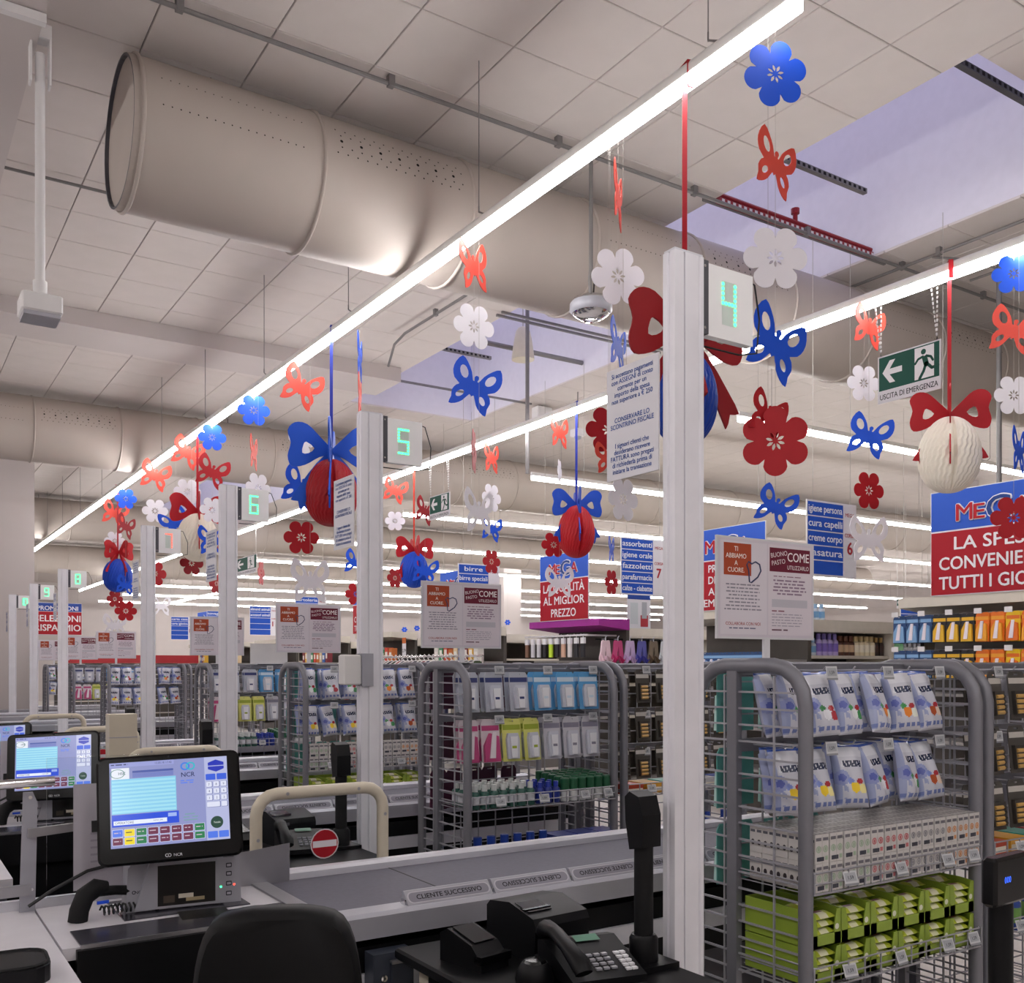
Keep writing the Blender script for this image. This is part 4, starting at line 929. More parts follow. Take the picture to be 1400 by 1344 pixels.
def rack(x, y, label, rows, shelves, tags=True):
    t = thing('display_rack', label, 'display rack', (x, y, 0), 0, 'wire display racks')
    for xx in (0.022, RL - .022):
        f = obj('end_frame', G['end_frame'], t, (xx, 0, 0)); obj('end_grid', G['end_grid'], f); obj('upright', G['upright'], t, (xx, .3, 0))
    obj('back_grid', G['back_grid'], t, (0, .3, 0)); obj('top_bar', G['top_bar'], t, (0, .3, 0))
    for z, xs in rows:
        b = obj('hook_bar', G['hook_bar'], t, (0, .29, z + .005))
        for xx in xs: obj('hook', G['hook'], b, (xx, 0, 0))
        if tags:
            for xx in (xs[1], xs[3], xs[-1]): obj('price_tag', G['price_tag'], t, (xx + .02, .115, z - .0), (R(82), 0, 0))
    for z in shelves:
        s = obj('wire_shelf', G['wire_shelf'], t, (0, .0, z))
        if tags:
            for xx in (.18, .42, .66, .80): obj('price_tag', G['price_tag'], s, (xx, -.006, .035), (R(70), 0, R(random.uniform(-8, 8))))
    return t
def bag_mesh(acc, a2, leaf):
    m = MB(); W, Hh, D_ = .115, .20, .066; nu, nv = 30, 48; vs = []
    for j in range(nv + 1):
        v = j / nv
        for i in range(nu + 1):
            u = i / nu; e = (max(0, 1 - (2 * u - 1) ** 2)) ** .5 * max(0, 1 - abs(2 * v - 1) ** 4) ** .6 * (1.15 - .45 * v)
            wv = 1 - .12 * math.sin(math.pi * v) - (.12 if v > .9 else 0)
            vs.append(((u - .5) * W * wv, -D_ / 2 * e + .004 * math.sin(11 * u + 5 * v) * e, v * Hh))
    n = len(vs); vs += [(x, -y * .8, z) for x, y, z in vs]
    for j in range(nv):
        for i in range(nu):
            u, v = (i + .5) / nu, (j + .5) / nv; c = '#c4c6d2'
            sw = ((u - .16) / .17) ** 2 + ((v - .46) / .10) ** 2
            if v > .955: c = '#3f5cae'
            elif v < .05: c = '#d2d4de'
            elif .06 < v < .12: c = '#6c7ab0' if (i // 2) % 3 < 2 else '#c4c6d2'
            elif abs(u - .55 - (v - .68) * .4) < .36 and .62 < v < .735: c = '#1f2a4a' if abs(u - .55) < .33 and abs(math.sin(i * .9 + (j - 30) * .35)) > .28 else '#d6d9e2'
            elif ((u - .70) / .09) ** 2 + ((v - .40) / .045) ** 2 < 1: c = '#a8323a'
            elif ((u - .52) / .16) ** 2 + ((v - .30) / .085) ** 2 < 1: c = acc
            elif ((u - .78) / .15) ** 2 + ((v - .28) / .08) ** 2 < 1: c = a2
            elif ((u - .40) / .12) ** 2 + ((v - .40) / .05) ** 2 < 1: c = leaf
            elif sw < .35: c = '#5b66b0'
            elif sw < 1.4: c = '#8d97c6'
            elif u < .12 or (u < .3 and v < .5 and math.sin(i * .8) * math.sin(j * .7 + i * .3) > .2): c = '#9aa3c6'
            elif .80 < v <= .955: c = '#d3d5de'
            q = [j * (nu + 1) + i, j * (nu + 1) + i + 1, (j + 1) * (nu + 1) + i + 1, (j + 1) * (nu + 1) + i]
            m.f.append(tuple(q)); m.c.append(lin(c)); m.f.append(tuple(n + k for k in reversed(q))); m.c.append(lin('#a7aac0'))
    m.v = vs
    return m.mesh('candy_bag', 'bagfoil', 50)
attr_mat('bagfoil', .22)
BAGS = {'green': bag_mesh('#e4e8ea', '#3f8a52', '#4c9a5c'), 'orange': bag_mesh('#e88a3c', '#dfe3d8', '#4c9a5c'), 'brown': bag_mesh('#b4552f', '#e3c9b8', '#7f8fd0'), 'yellow': bag_mesh('#f0cf3c', '#f2e6a0', '#7f8fd0'), 'white': bag_mesh('#e8eaf2', '#b03a44', '#4c8a5c')}
def put(name, me, loc, rot, label, cat, group, lvl):
    o = obj(name, me, None, loc, rot); tag(o, label, cat, group); PROTO_R.append((o, lvl)); return o
def blister_mesh(w_, h_, card, tint, kind='tube'):
    m = MB(); m.plate([smooth_loop([(-w_ / 2, 0), (w_ / 2, 0), (w_ / 2, h_ * .9), (w_ / 2 - .012, h_), (0, h_), (-w_ / 2 + .012, h_), (-w_ / 2, h_ * .9)], 1), [(-.012, h_ - .014), (.012, h_ - .014), (.012, h_ - .008), (-.012, h_ - .008)]], .003, card)
    m.xf(Matrix.Rotation(R(90), 4, 'X'))
    m.box(-w_ * .46, w_ * .46, -.0022, -.0016, h_ * .74, h_ * .86, tint)
    if kind == 'tube':
        m.prism([(-w_ * .30, h_ * .06), (w_ * .30, h_ * .06), (w_ * .34, h_ * .52), (w_ * .26, h_ * .66), (-w_ * .26, h_ * .66), (-w_ * .34, h_ * .52)], -.018, -.002, 'y', '#c9ccd8')
        m.prism([(-w_ * .14, h_ * .08), (w_ * .14, h_ * .08), (w_ * .2, h_ * .58), (-w_ * .2, h_ * .58)], -.026, -.018, 'y', '#e9eaf0'); m.box(-w_ * .12, w_ * .12, -.0262, -.018, h_ * .30, h_ * .36, tint)
    elif kind == 'battery':
        m.box(-w_ * .36, w_ * .36, -.016, -.002, h_ * .08, h_ * .58, '#3a3632')
        for i in range(4):
            z = h_ * (.14 + .11 * i); m.tube([(-w_ * .30, -.016, z), (w_ * .16, -.016, z)], h_ * .045, 6, '#c9a25c'); m.tube([(w_ * .16, -.016, z), (w_ * .30, -.016, z)], h_ * .045, 6, '#2a2622')
    else:
        m.prism([(-w_ * .42, h_ * .02), (w_ * .42, h_ * .02), (w_ * .36, h_ * .6), (-w_ * .1, h_ * .68), (-w_ * .40, h_ * .4)], -.02, -.002, 'y', tint); m.prism([(-w_ * .2, h_ * .1), (w_ * .1, h_ * .1), (w_ * .2, h_ * .7), (-.0, h_ * .7)], -.026, -.018, 'y', '#e8dfe6')
    return m.mesh('blister_pack', 'pack')
BL = {'clear': blister_mesh(.105, .185, '#b9bdc9', '#3a4478'), 'blue': blister_mesh(.11, .185, '#5ea4d8', '#cfe0ee'), 'pink': blister_mesh(.10, .20, '#d9cfd6', '#c04a80', 'razor'),
      'yellow': blister_mesh(.10, .20, '#d8d97a', '#9fae3a'), 'grey': blister_mesh(.10, .20, '#c4c3cc', '#8c8a9c'), 'battery': blister_mesh(.10, .17, '#4a4743', '#c4c0ba', 'battery'), 'teal': blister_mesh(.085, .19, '#5fa8a0', '#bfe0da', 'razor'), 'plum': blister_mesh(.09, .19, '#4a1f38', '#7a3a5c', 'razor')}
def carton_mesh(acc):
    m = MB().box(-.0285, .0285, -.024, .024, 0, .082, '#c9c6c4')
    m.box(-.0287, .0287, -.0243, .024, .082, .0823, '#b4b0ae')
    for i in range(3): m.rect(-.025 + i * .018, -.021, .013, .042, '#7f7c7a', .0826); m.rect(-.023 + i * .018, -.012, .009, .02, '#d0cdca', .0829)
    s = len(m.v)
    for x in (-.0145, .0145):
        m.rect(x - .011, .064, .022, .009, '#6a6870'); m.ringp(x, .04, .007, .0105, acc, 0, 10); m.disc(x, .04, .0045, .006, acc, .0003, 8)
    m.rect(-.022, .006, .03, .012, '#343744'); m.rect(.012, .008, .012, .012, acc); m.rect(-.0006, 0, .0012, .08, '#9a9896')
    m.xf(Matrix.Translation((0, -.0246, 0)) @ Matrix.Rotation(R(90), 4, 'X'), s)
    s = len(m.v)
    for x in (-.012, .012): m.rect(x - .009, .06, .018, .008, '#55555e'); m.disc(x, .03, .007, .009, '#3a3438', 0, 8)
    m.xf(Matrix.Translation((-.0289, 0, 0)) @ Matrix.Rotation(R(-90), 4, 'Z') @ Matrix.Rotation(R(90), 4, 'X'), s)
    return m.mesh('drink_carton', 'pack')
CT = {'green': carton_mesh('#9fb59c'), 'red': carton_mesh('#c06a6e'), 'grey': carton_mesh('#8c8a90'), 'orange': carton_mesh('#cf8f5c')}
def bottle_mesh(r, h, body, cap, lab):
    return MB().lathe([(r, 0), (r, h * .18)], 10, body).lathe([(r * 1.01, h * .18), (r * 1.01, h * .55)], 10, lab, cap=False).lathe([(r, h * .55), (r * .95, h * .66), (r * .55, h * .74)], 10, body, cap=False).lathe([(r * .6, h * .74), (r * .6, h), (r * .2, h)], 10, cap).mesh('bottle', 'pack', 40)
BT = {'green': MB().lathe([(.021, 0), (.021, .05)], 10, '#d5d7d8').lathe([(.0225, .05), (.0225, .105), (.018, .11)], 10, '#1f5a3c').mesh('bottle', 'pack', 40), 'white': bottle_mesh(.022, .105, '#2c5a50', '#cfd3d3', '#cdd0d6'), 'blue': bottle_mesh(.020, .10, '#1d2f86', '#2b3fa8', '#24389a'),
      'bluebig': bottle_mesh(.033, .14, '#22408c', '#1f3f9a', '#6d9a4c')}
def tray_mesh():
    m = MB(); w_, d_, h_ = .13, .25, .105; g, gi = '#8ea53a', '#a9bf5c'
    t = .003
    m.box(-w_ / 2, w_ / 2, 0, d_, 0, t, g); m.box(-w_ / 2, w_ / 2, d_ - t, d_, 0, h_, g)
    for sx in (-1, 1):
        x0 = sx * w_ / 2
        m.prism([(0, 0), (d_, 0), (d_, h_), (.05, h_), (0, h_ * .95)], x0 - t / 2, x0 + t / 2, 'x', g)
        m.prism([(x0, 0), (x0 - sx * .028, 0), (x0 - sx * .028, h_ * .5), (x0 - sx * .018, h_ * .95), (x0, h_ * .95)], 0, t, 'y', g)
    m.box(-w_ / 2, w_ / 2, 0, t, 0, h_ * .32, g); m.disc(.047, .0, .009, .009, '#dfe0d0', 0, 10)
    s = len(m.v) - 10; m.xf(Matrix.Translation((0, -.001, .05)) @ Matrix.Rotation(R(90), 4, 'X'), s)
    return m.mesh('display_carton', 'pack')
TRAY = tray_mesh()
def sachet_mesh():
    m = MB(); vs = []
    for j in range(7):
        v = j / 6
        for i in range(5): u = i / 4; e = (1 - (2 * u - 1) ** 4) * (1 - (2 * v - 1) ** 8); vs.append(((v - .5) * .108, (u - .5) * .05, .010 * e + .010))
    n = len(vs); vs += [(x, y, .02 - z) for x, y, z in vs]; m.v = vs
    for j in range(6):
        for i in range(4):
            q = (j * 5 + i, (j + 1) * 5 + i, (j + 1) * 5 + i + 1, j * 5 + i + 1); c = '#b9c43c' if j not in (2, 3) else ('#7a3a4c' if i > 1 else '#e4e2c4')
            m.f += [q, tuple(n + k for k in reversed(q))]; m.c += [lin(c), lin('#a3b43a')]
    return m.mesh('snack_bar', 'pack', 50)
SACH = sachet_mesh()
BOXB = MB().box(-.06, .06, 0, .12, 0, .11, '#1c3596').box(-.0605, .0605, -.0005, .1205, 0, .028, '#a3232c').rect(0, 0, 0, 0, '#ffffff'); 
s = len(BOXB.v); BOXB.rect(-.045, .05, .07, .018, '#7fa6e0').rect(-.04, .072, .03, .016, '#d33a3a', .0004).rect(-.01, .042, .05, .006, '#dfe6f4', .0004); BOXB.xf(Matrix.Translation((0, -.0012, 0)) @ Matrix.Rotation(R(90), 4, 'X'), s); BOXB = BOXB.mesh('wafer_box', 'pack')

PROTO_R = []
COLS = [.09 + .138 * i for i in range(6)]
def fill_bags(n, lane, y, x0=RX, full=2):
    """bags on the two hook rows, cartons and green trays on the wire shelves"""
    r1 = ['green', 'white', 'green', 'orange', 'orange', 'brown']; r2 = ['yellow', 'yellow', 'yellow', 'white', 'green', 'brown']
    nm = 'lane %d' % n
    for z, row, rn in ((1.285, r1, 'upper'), (1.055, r2, 'lower')):
        for i, c in enumerate(row):
            for q in range(2):
                lab = '%s bag with %s print, %s in %s row, %s rack' % ('front' if q == 0 else 'rear', c, ORD[i], rn, nm)
                put('candy_bag', BAGS[c], (x0 + COLS[i] + random.uniform(-.01, .01), y + .13 + .06 * q, z), (R(-13 + random.uniform(-4, 4)), R(random.uniform(-5, 5)), R(random.uniform(-22, 18))), 'candy ' + lab, 'candy bag', 'candy bags on the racks', 0 if q == 0 else 2)
    if full >= 1:
        cc = ['green'] * 4 + ['red'] * 3 + ['grey'] * 3 + ['orange'] * 3
        for i in range(13):
            for l in range(2):
                for d in range(5 if full >= 2 else 1):
                    if l == 0 and d > 0 and i > 0: continue
                    put('drink_carton', CT[cc[i]], (x0 + .068 + i * .0625, y + .028 + d * .05, .853 + l * .083), (0, 0, R(random.uniform(-2, 2))), 'white %s-marked carton, %s from left, %s layer, %s row, %s rack' % (cc[i], ORD[i].replace('leftmost', 'first'), ('bottom', 'top')[l], ('front', 'second', 'third', 'fourth', 'rear')[d], nm), 'carton', 'small cartons on the racks', 1 if d == 0 else 2)
        for i in range(6):
            for l in range(2):
                X = x0 + .105 + i * .134
                put('display_carton', TRAY, (X, y + .02, .583 + l * .108), (0, 0, 0), 'green open display carton, %s, %s layer, %s rack' % (ORD[i], ('bottom', 'top')[l], nm), 'carton', 'green display cartons', 1)
                for d in range(2):
                    for s_ in range(4):
                        if l == 0 and d: continue
                        put('snack_bar', SACH, (X, y + .05 + d * .07, .588 + l * .108 + s_ * .022 + d * .012), (R(6), 0, R(random.uniform(-4, 4))), '%s %s snack sachet in the %s %s-layer green carton, %s rack' % (('bottom', 'second', 'third', 'top')[s_], ('front', 'rear')[d], ORD[i], ('bottom', 'top')[l], nm), 'snack bar', 'snack sachets in green cartons', 1)
def fill_blisters(n, lane, y, x0=RX, full=2):
    nm = 'lane %d' % n
    for i, c in enumerate(['clear', 'clear', 'clear', 'blue', 'blue', 'blue']):
        for q in range(2): put('blister_pack', BL[c], (x0 + COLS[i], y + .12 + .05 * q, 1.285), (R(-6), 0, R(random.uniform(-6, 10))), '%s %s tube blister pack, %s in upper row, %s rack' % (('front', 'rear')[q], c, ORD[i], nm), 'blister pack', 'blister packs on the racks', 0 if q == 0 else 2)
    for i, c in enumerate(['pink', 'pink', 'yellow', 'yellow', 'grey', 'grey', 'grey']):
        for q in range(2): put('blister_pack', BL[c], (x0 + .085 + i * .117, y + .11 + .05 * q, 1.05), (R(-6), 0, R(random.uniform(-6, 10))), '%s %s blister pack, %s in lower row, %s rack' % (('front', 'rear')[q], c, ORD[i], nm), 'blister pack', 'blister packs on the racks', 0 if q == 0 else 2)
    if full >= 1:
        for i in range(7):
            for d in range(4): put('bottle', BT['white'], (x0 + .07 + i * .05, y + .04 + d * .055, .853), (0, 0, random.random()), 'small white-labelled bottle, %s, row %s from front, %s rack' % (ORD[i], ('one', 'two', 'three', 'four')[d], nm), 'bottle', 'small white bottles', 1 if d < 1 else 2)
        for i in range(3):
            for d in range(3): put('bottle', BT['blue'], (x0 + .425 + i * .046, y + .04 + d * .055, .853), (0, 0, random.random()), 'small blue bottle, %s, row %s from front, %s rack' % (ORD[i], ('one', 'two', 'three')[d], nm), 'bottle', 'small blue bottles', 1 if d < 1 else 2)
        for i in range(6):
            for d in range(5): put('bottle', BT['green'], (x0 + .57 + i * .05, y + .04 + d * .052, .853 + .004 * d), (0, 0, random.random()), 'small green-capped bottle, %s, row %s from front, %s rack' % (ORD[i], ('one', 'two', 'three', 'four', 'five')[d], nm), 'bottle', 'green-capped bottles', 1 if d < 1 else 2)
        for i in range(6): put('bottle', BT['bluebig'], (x0 + .09 + i * .072, y + .05, .583), (0, 0, 0), 'blue spray bottle, %s on the low shelf of %s rack' % (ORD[i], nm), 'bottle', 'blue bottles on the low shelf', 1)
        for i in range(3): put('wafer_box', BOXB, (x0 + .57 + i * .125, y + .02, .583), (0, 0, 0), 'blue and red box, %s on the low shelf of %s rack' % (ORD[i], nm), 'box', 'blue boxes on the low shelf', 1)
def fill_back(n, y, x0, c, lvl):
    for r_ in range(3):
        for i in range(5): put('blister_pack', BL[c], (x0 + .07 + i * .10, y + .38 + .02 * (i % 2), 1.29 - r_ * .24), (0, 0, R(180)), '%s razor pack, %s in %s row behind lane %d rack' % (c, ORD[i], ('top', 'middle', 'low')[r_], n), 'blister pack', 'packs on the far sides of the racks', lvl)
def fill_batteries(n, y, x0):
    for r_ in range(3):
        for i in range(6): put('battery_pack', BL['battery'], (x0 + COLS[i] - .01, y + .10, 1.31 - r_ * .195), (R(-6), 0, R(random.uniform(-5, 8))), 'battery pack, %s in the %s row of second rack, lane %d' % (ORD[i], ('top', 'middle', 'low')[r_], n), 'battery pack', 'battery packs on the second racks', 2)
    for i, c in enumerate(('#b8462c', '#d8a03a', '#3c9a8c', '#a8323c', '#c8c8cc', '#3c5aa8')):
        m = MB().box(-.055, .055, 0, .16, 0, .05, c).box(-.05, .05, -.001, .0, .01, .03, '#e6e0d0').mesh('sweet_box', 'pack')
        for l in range(1): put('sweet_box', m, (x0 + .1 + i * .135, y + .03, .853 + .052 * l), (0, 0, R(random.uniform(-4, 4))), 'flat %s sweet box, %s layer on second rack of lane %d' % (('red', 'amber', 'teal', 'crimson', 'silver', 'blue')[i], ('lower', 'upper')[l], n), 'box', 'sweet boxes', 2)
    for i in range(6): put('bottle', BT['bluebig'], (x0 + .1 + i * .13, y + .06, .583), (0, 0, 0), 'blue spray bottle, %s on low shelf of second rack, lane %d' % (ORD[i], n), 'bottle', 'blue bottles on the low shelf', 2)

rowsA = [(1.48, COLS), (1.25, COLS)]
for n, ly in LANES.items():
    y = ly + .03; kind = n % 2
    full = 2 if n in (4, 5) else (1 if n in (6, 7) else 0)
    rack(RX, y, 'grey wire rack of %s next to the lane %d post' % ('blister packs' if kind else 'candy bags', n), rowsA, (.85, .58, .32), n <= 7)
    (fill_blisters if kind else fill_bags)(n, ly, y, RX, full)
    if n <= 6:
        fill_back(n, y, RX, 'plum' if kind else 'teal', 2)
        rack(RX + RL + .02, y, 'second grey wire rack, with batteries, behind the lane %d rack' % n, rowsA + [(1.06, COLS)], (.85, .58, .32), n <= 5)
        if n <= 5: fill_batteries(n, y, RX + RL + .02)
    elif n == 8:
        rack(RX + RL + .02, y, 'second grey wire rack behind the lane %d rack' % n, rowsA, (.85, .58), False)

# ------------------------------------------------------------------ poster boards on the racks
PW, PH = .425, .30
def poster_mesh():
    m = MB(); m.rect(0, 0, PW, PH, '#cfc8d2')
    m.rect(.008, .008, .202, .284, '#d8d2da', .0005); m.rect(.216, .008, .202, .284, '#d8d0d8', .0005)
    m.rect(.022, .188, .118, .098, '#a8482c', .001)
    for i, s in enumerate(('TI', 'ABBIAMO', 'A', 'CUORE.')): m.text(s, .074, .262 - i * .0215, .0205, '#efe6e0', .0015, .012, 'C')
    ht = [(.128, .205), (.120, .222), (.128, .232), (.142, .226), (.158, .233), (.176, .226), (.182, .206), (.168, .186), (.140, .168), (.132, .170)]
    m.tube([(x, y, .0015) for x, y in ht], .0024, 5, '#43496a', closed=True)
    m.words(.022, .158, .165, .0042, 14, '#8f8a98', .001, 8, .0108, True); m.text('COLLABORA CON NOI', .105, .036, .0135, '#a3444a', .001, .012, 'C', width=.15); m.words(.025, .025, .155, .0035, 12, '#6a6a86', .001, 1, 0, True)
    m.add([(.222, .208, .001), (.41, .208, .001), (.41, .283, .001), (.222, .283, .001)], [(0, 1, 2, 3)], '#6a1f34')
    m.text('BUONO', .227, .250, .021, '#e0d2d6', .0015, .009, rot=.16); m.text('PASTO', .231, .226, .021, '#e0d2d6', .0015, .009, rot=.16)
    m.text('COME', .302, .243, .040, '#f0e8ea', .0015, .012, width=.1); m.text('UTILIZZARLO', .302, .217, .019, '#f0e8ea', .0015, .002, width=.1)
    m.words(.24, .192, .155, .003, 10, '#8f6a80', .001, 1); m.words(.232, .178, .165, .005, 10, '#8f7a90', .001, 5, .0105, True)
    m.rect(.232, .096, .165, .025, '#bfbcc6', .001); m.words(.232, .082, .06, .004, 3, '#8a5a6a', .001); m.words(.232, .072, .16, .003, 12, '#a5a0ae', .001, 5, .009); m.words(.232, .022, .09, .0045, 4, '#6a4a5a', .001)
    return m.mesh('poster_print', 'print')
POSTER = poster_mesh()
for n, ly in LANES.items():
    t = thing('poster_board', 'white two-page poster board standing on the lane %d rack' % n, 'poster', (2.13, ly + .31, 1.513), 0, 'poster boards on the racks')
    o = obj('poster_print', POSTER, t, (0, -.004, .075), VERT)
    MB().box(-.006, PW + .006, -.003, .004, .069, .075 + PH + .006).build('acrylic_holder', 'acrylic', t)
    MB().box(.20, .225, -.004, .006, 0, .07).build('stem', 'acrylic', t); MB().box(.16, .265, -.02, .02, 0, .006).build('foot', 'acrylic', t)
t = thing('white_card', 'blank white card standing on the lane seven rack', 'card', (2.78, LANES[7] + .33, 1.513)); MB().box(-.16, .16, -.004, .004, 0, .17).build('card', 'white', t); MB().box(-.1, .1, -.03, .03, -.0, .006).build('foot', 'acrylic', t)

# ------------------------------------------------------------------ the lane furniture repeated in the lanes behind
kids_index()
for n in (5, 6, 7, 8, 9, 10):
    for root, lvl in PROTO:
        if lvl == 2 and n > 5 or lvl == 1 and n > 7 or (root.name.startswith('till_bracket') and n > 5): continue
        c = copy_tree(root); c.location.y += LANES[n] - L4; c['label'] = root['label'].replace('lane 4', 'lane %d' % n)
# ================================================================== hanging store signs
def sign_wires(t, xs, z0):
    for x, y in xs: MB().tube([(x, y, z0), (x, y, CZ - t.location.z)], .003, 4).build('hanging_wire', 'string', t)
BLU, RDD = '#1f4fb4', '#a01624'
def mega_mesh(lines, W=1.0, Hh=.82):
    m = MB(); m.rect(0, 0, W, Hh, '#d8d6dc'); m.rect(.006, Hh * .62, W - .012, Hh * .38 - .006, '#2a55b8', .001); m.rect(.006, .006, W - .012, Hh * .605 - .006, RDD, .001)
    y = Hh * .70; x = W * .2; k = W / 1.0
    for ch, sz, w_, c in (('M', .185, .15, '#b01c28'), ('E', .16, .10, '#b01c28'), ('G', .25, .21, '#22407f'), ('A', .175, .15, '#b01c28')):
        m.text(ch, x + w_ / 2, y - (.02 if ch == 'G' else 0), sz, '#e2e0e6', .002, .05, 'C', width=w_ * .88); m.text(ch, x + w_ / 2, y - (.02 if ch == 'G' else 0), sz, c, .011, .014, 'C', width=w_ * .88); x += w_ * .98
    n = len(lines); p = Hh * .56 / n
    for i, s in enumerate(lines): m.text(s, W / 2, Hh * .585 - p * (i + .82), p * .92, '#e2dfe2', .002, .02, 'C', width=min(W * .86, p * .55 * len(s)))
    return m.mesh('sign_face', 'print')
V1, V2, V3 = ['LA SPESA', 'CONVENIENTE', 'TUTTI I GIORNI'], ['PRODOTTI', 'DI MARCA', 'A PREZZI', 'SEMPRE BASSI'], ['LA QUALITÀ', 'AL MIGLIOR', 'PREZZO']
MS = [(4.70, V1, 'large red and blue store sign at the right picture edge'), (7.42, V2, 'red and blue store sign half behind the nearest poster'), (10.15, V3, 'red and blue store sign in the middle, below the red egg'),
      (12.75, V1, 'red and blue store sign half behind the second poster'), (15.9, V1, 'small red and blue store sign left of lane five post'), (25.7, V3, 'tiny red and blue store sign behind lane six post')]
for y, lines, lab in MS:
    t = thing('store_sign', lab, 'sign', (7.06, y, 2.05), 0, 'red and blue store signs')
    mm = mega_mesh(lines, 1.0 if y > 5 else 1.08); Wd = 1.0 if y > 5 else 1.08
    obj('sign_face', mm, t, (-.008, 0, 0), VERTX); MB().box(-.006, .006, -Wd, 0, 0, .82).build('board', 'white', t); sign_wires(t, ((0, -.1), (0, -Wd + .1)), .82)
def aisle_sign(x, y, z, rows, num, lab, W=.46, rh=.122):
    t = thing('aisle_sign', lab, 'sign', (x, y, z), 0, 'blue aisle signs'); n = 5; Hh = n * rh + .02
    m = MB(); m.rect(0, 0, W + .17, Hh, '#d6d4da')
    for i in range(n):
        yy = Hh - .012 - (i + 1) * rh; m.rect(.008, yy + .006, W - .012, rh - .01, BLU, .001)
        if i < len(rows) and rows[i]: m.text(rows[i], W / 2, yy + .038, .085, '#dfe2ea', .002, .02, 'C', width=min(W * .92, .055 * len(rows[i])))
    m.text('MEGA', W + .085, Hh - .11, .045, '#a04048', .001, .02, 'C'); m.text('CORSIA', W + .085, Hh * .55, .045, '#a02834', .001, .02, 'C', width=.13); m.text(num, W + .085, Hh * .32, .15, '#a02834', .001, .03, 'C')
    m.build('sign_face', 'print', t, (0, -.008, 0), VERT); MB().box(0, W + .17, -.006, .006, 0, Hh).build('board', 'white', t); sign_wires(t, ((.08, 0), (W + .1, 0)), Hh)
    if y < 12: MB().box(5.3 - x, 7.5 - x, -.012, .012, CZ - z - .025, CZ - z - .001).build('hanging_rail', 'pipe', t)
aisle_sign(6.47, 5.45, 2.25, ['igiene persona', 'cura capelli', 'creme corpo', 'rasatura', ''], '6', 'tall blue aisle six sign right of the nearest poster')
aisle_sign(6.84, 8.3, 2.28, ['assorbenti', 'igiene orale', 'fazzoletti', 'parafarmacia', 'calze - ciabatte'], '7', 'blue aisle seven sign left of lane four post')
aisle_sign(6.35, 11.0, 2.2, ['birre', 'birre speciali', '', '', ''], '8', 'blue beer aisle sign above the second poster')
aisle_sign(6.75, 17.9, 2.2, ['cartoleria', 'elettricità', '', '', ''], '10', 'small blue aisle sign above the third poster')
aisle_sign(6.75, 20.6, 2.15, ['alimenti animali', 'accessori animali', '', '', ''], '11', 'small blue aisle eleven sign right of lane six post')
aisle_sign(6.75, 23.8, 2.2, ['tovaglioli', 'stoviglie plastica', '', '', ''], '12', 'tiny blue aisle sign above the fourth poster')
aisle_sign(6.75, 27.2, 2.2, ['carta casa', 'carta igienica', '', '', ''], '13', 'tiny blue aisle sign right of lane seven post')
aisle_sign(11.9, 8.4, 2.0, ['', ''], '5', 'tiny blue sign far above the bottle shelf', .4, .07)
t = thing('promotion_sign', 'red and blue promotion sign behind the lane eight post', 'sign', (3.55, 28.6, 2.32))
m = MB().rect(0, 0, 1.2, .86, '#d8d6dc').rect(.01, .63, 1.18, .22, '#2a4590', .001).rect(.01, .01, 1.18, .61, RDD, .001); m.text('PROMOZIONI', .6, .66, .16, '#d8d6de', .002, .02, 'C', width=1.0); m.text('SELEZIONI', .6, .36, .24, '#e6e2e4', .002, .02, 'C', width=1.12); m.text('RISPARMIO', .6, .11, .24, '#e6e2e4', .002, .02, 'C', width=1.12)
m.build('sign_face', 'print', t, (0, -.01, 0), VERT); MB().box(0, 1.2, -.008, .008, 0, .86).build('board', 'white', t); sign_wires(t, ((.1, 0), (1.1, 0)), .86)

# ================================================================== shelving in the aisles
mat('shelfcream', '#cfc8bb', .5, 0, .03); mat('shelfback', '#4a4540', .6, 0, .05); mat('shelf_grey', '#8c8886', .5, .1, .04)
mag = mat('magenta', '#9c2a8e', .5, 0, .06)
def gondola(yc, lab, x1=16, half=.62, top=1.95, head='shelfcream', endcap=True):
    t = thing('shelving_unit', lab, 'shelves', (7.1, yc, 0), 0, 'aisle shelving units'); L = x1 - 7.1
    MB().box(.45, L, -half, half, 0, .14).build('plinth', 'shelf_grey', t); MB().box(.45, L, -.03, .03, .14, top).build('spine', 'shelfback', t)
    for z in (.5, .9, 1.28, 1.60):
        MB().box(.45, L, -half + (.06 if z > 1 else 0), half - (.06 if z > 1 else 0), z - .03, z).build('shelf', 'shelfcream', t)
    MB().prism([(-half, top - .09), (-half + .02, top), (half - .02, top), (half, top - .09), (half, top - .12), (-half, top - .12)], .45, L, 'x').build('cornice', 'shelfcream', t)
    for x in (.45, 1.8, 3.2, 4.6): 
        MB().box(x, x + .04, -half + .02, half - .02, .14, top).build('divider', 'shelfcream', t)
    # end unit facing the checkouts
    MB().box(.40, .45, -half - .06, half + .06, 0, top).build('end_panel', 'shelfback', t)
    for z in (.5, .9, 1.28, 1.56): MB().box(0, .40, -half - .05, half + .05, z - .025, z).build('end_shelf', 'shelf_grey', t)
    MB().prism([(-.04, top + .02), (.42, top - .03), (.42, top + .10), (-.04, top + .10)], -half - .1, half + .1, 'y').build('end_canopy', head, t)
    return t
GY = [4.28, 6.98, 9.68, 12.38, 15.1, 17.8, 20.5, 23.2, 25.9]
GL = ['nearest aisle shelving unit, hung with razors at right', 'aisle shelving unit with bottles behind the nearest poster', 'aisle shelving unit with slippers and magenta canopy', 'aisle shelving unit behind the second poster', 'aisle shelving unit left of the second poster', 'aisle shelving unit behind lane five post', 'aisle shelving unit behind the third poster', 'far aisle shelving unit behind lane six post', 'farthest aisle shelving unit']
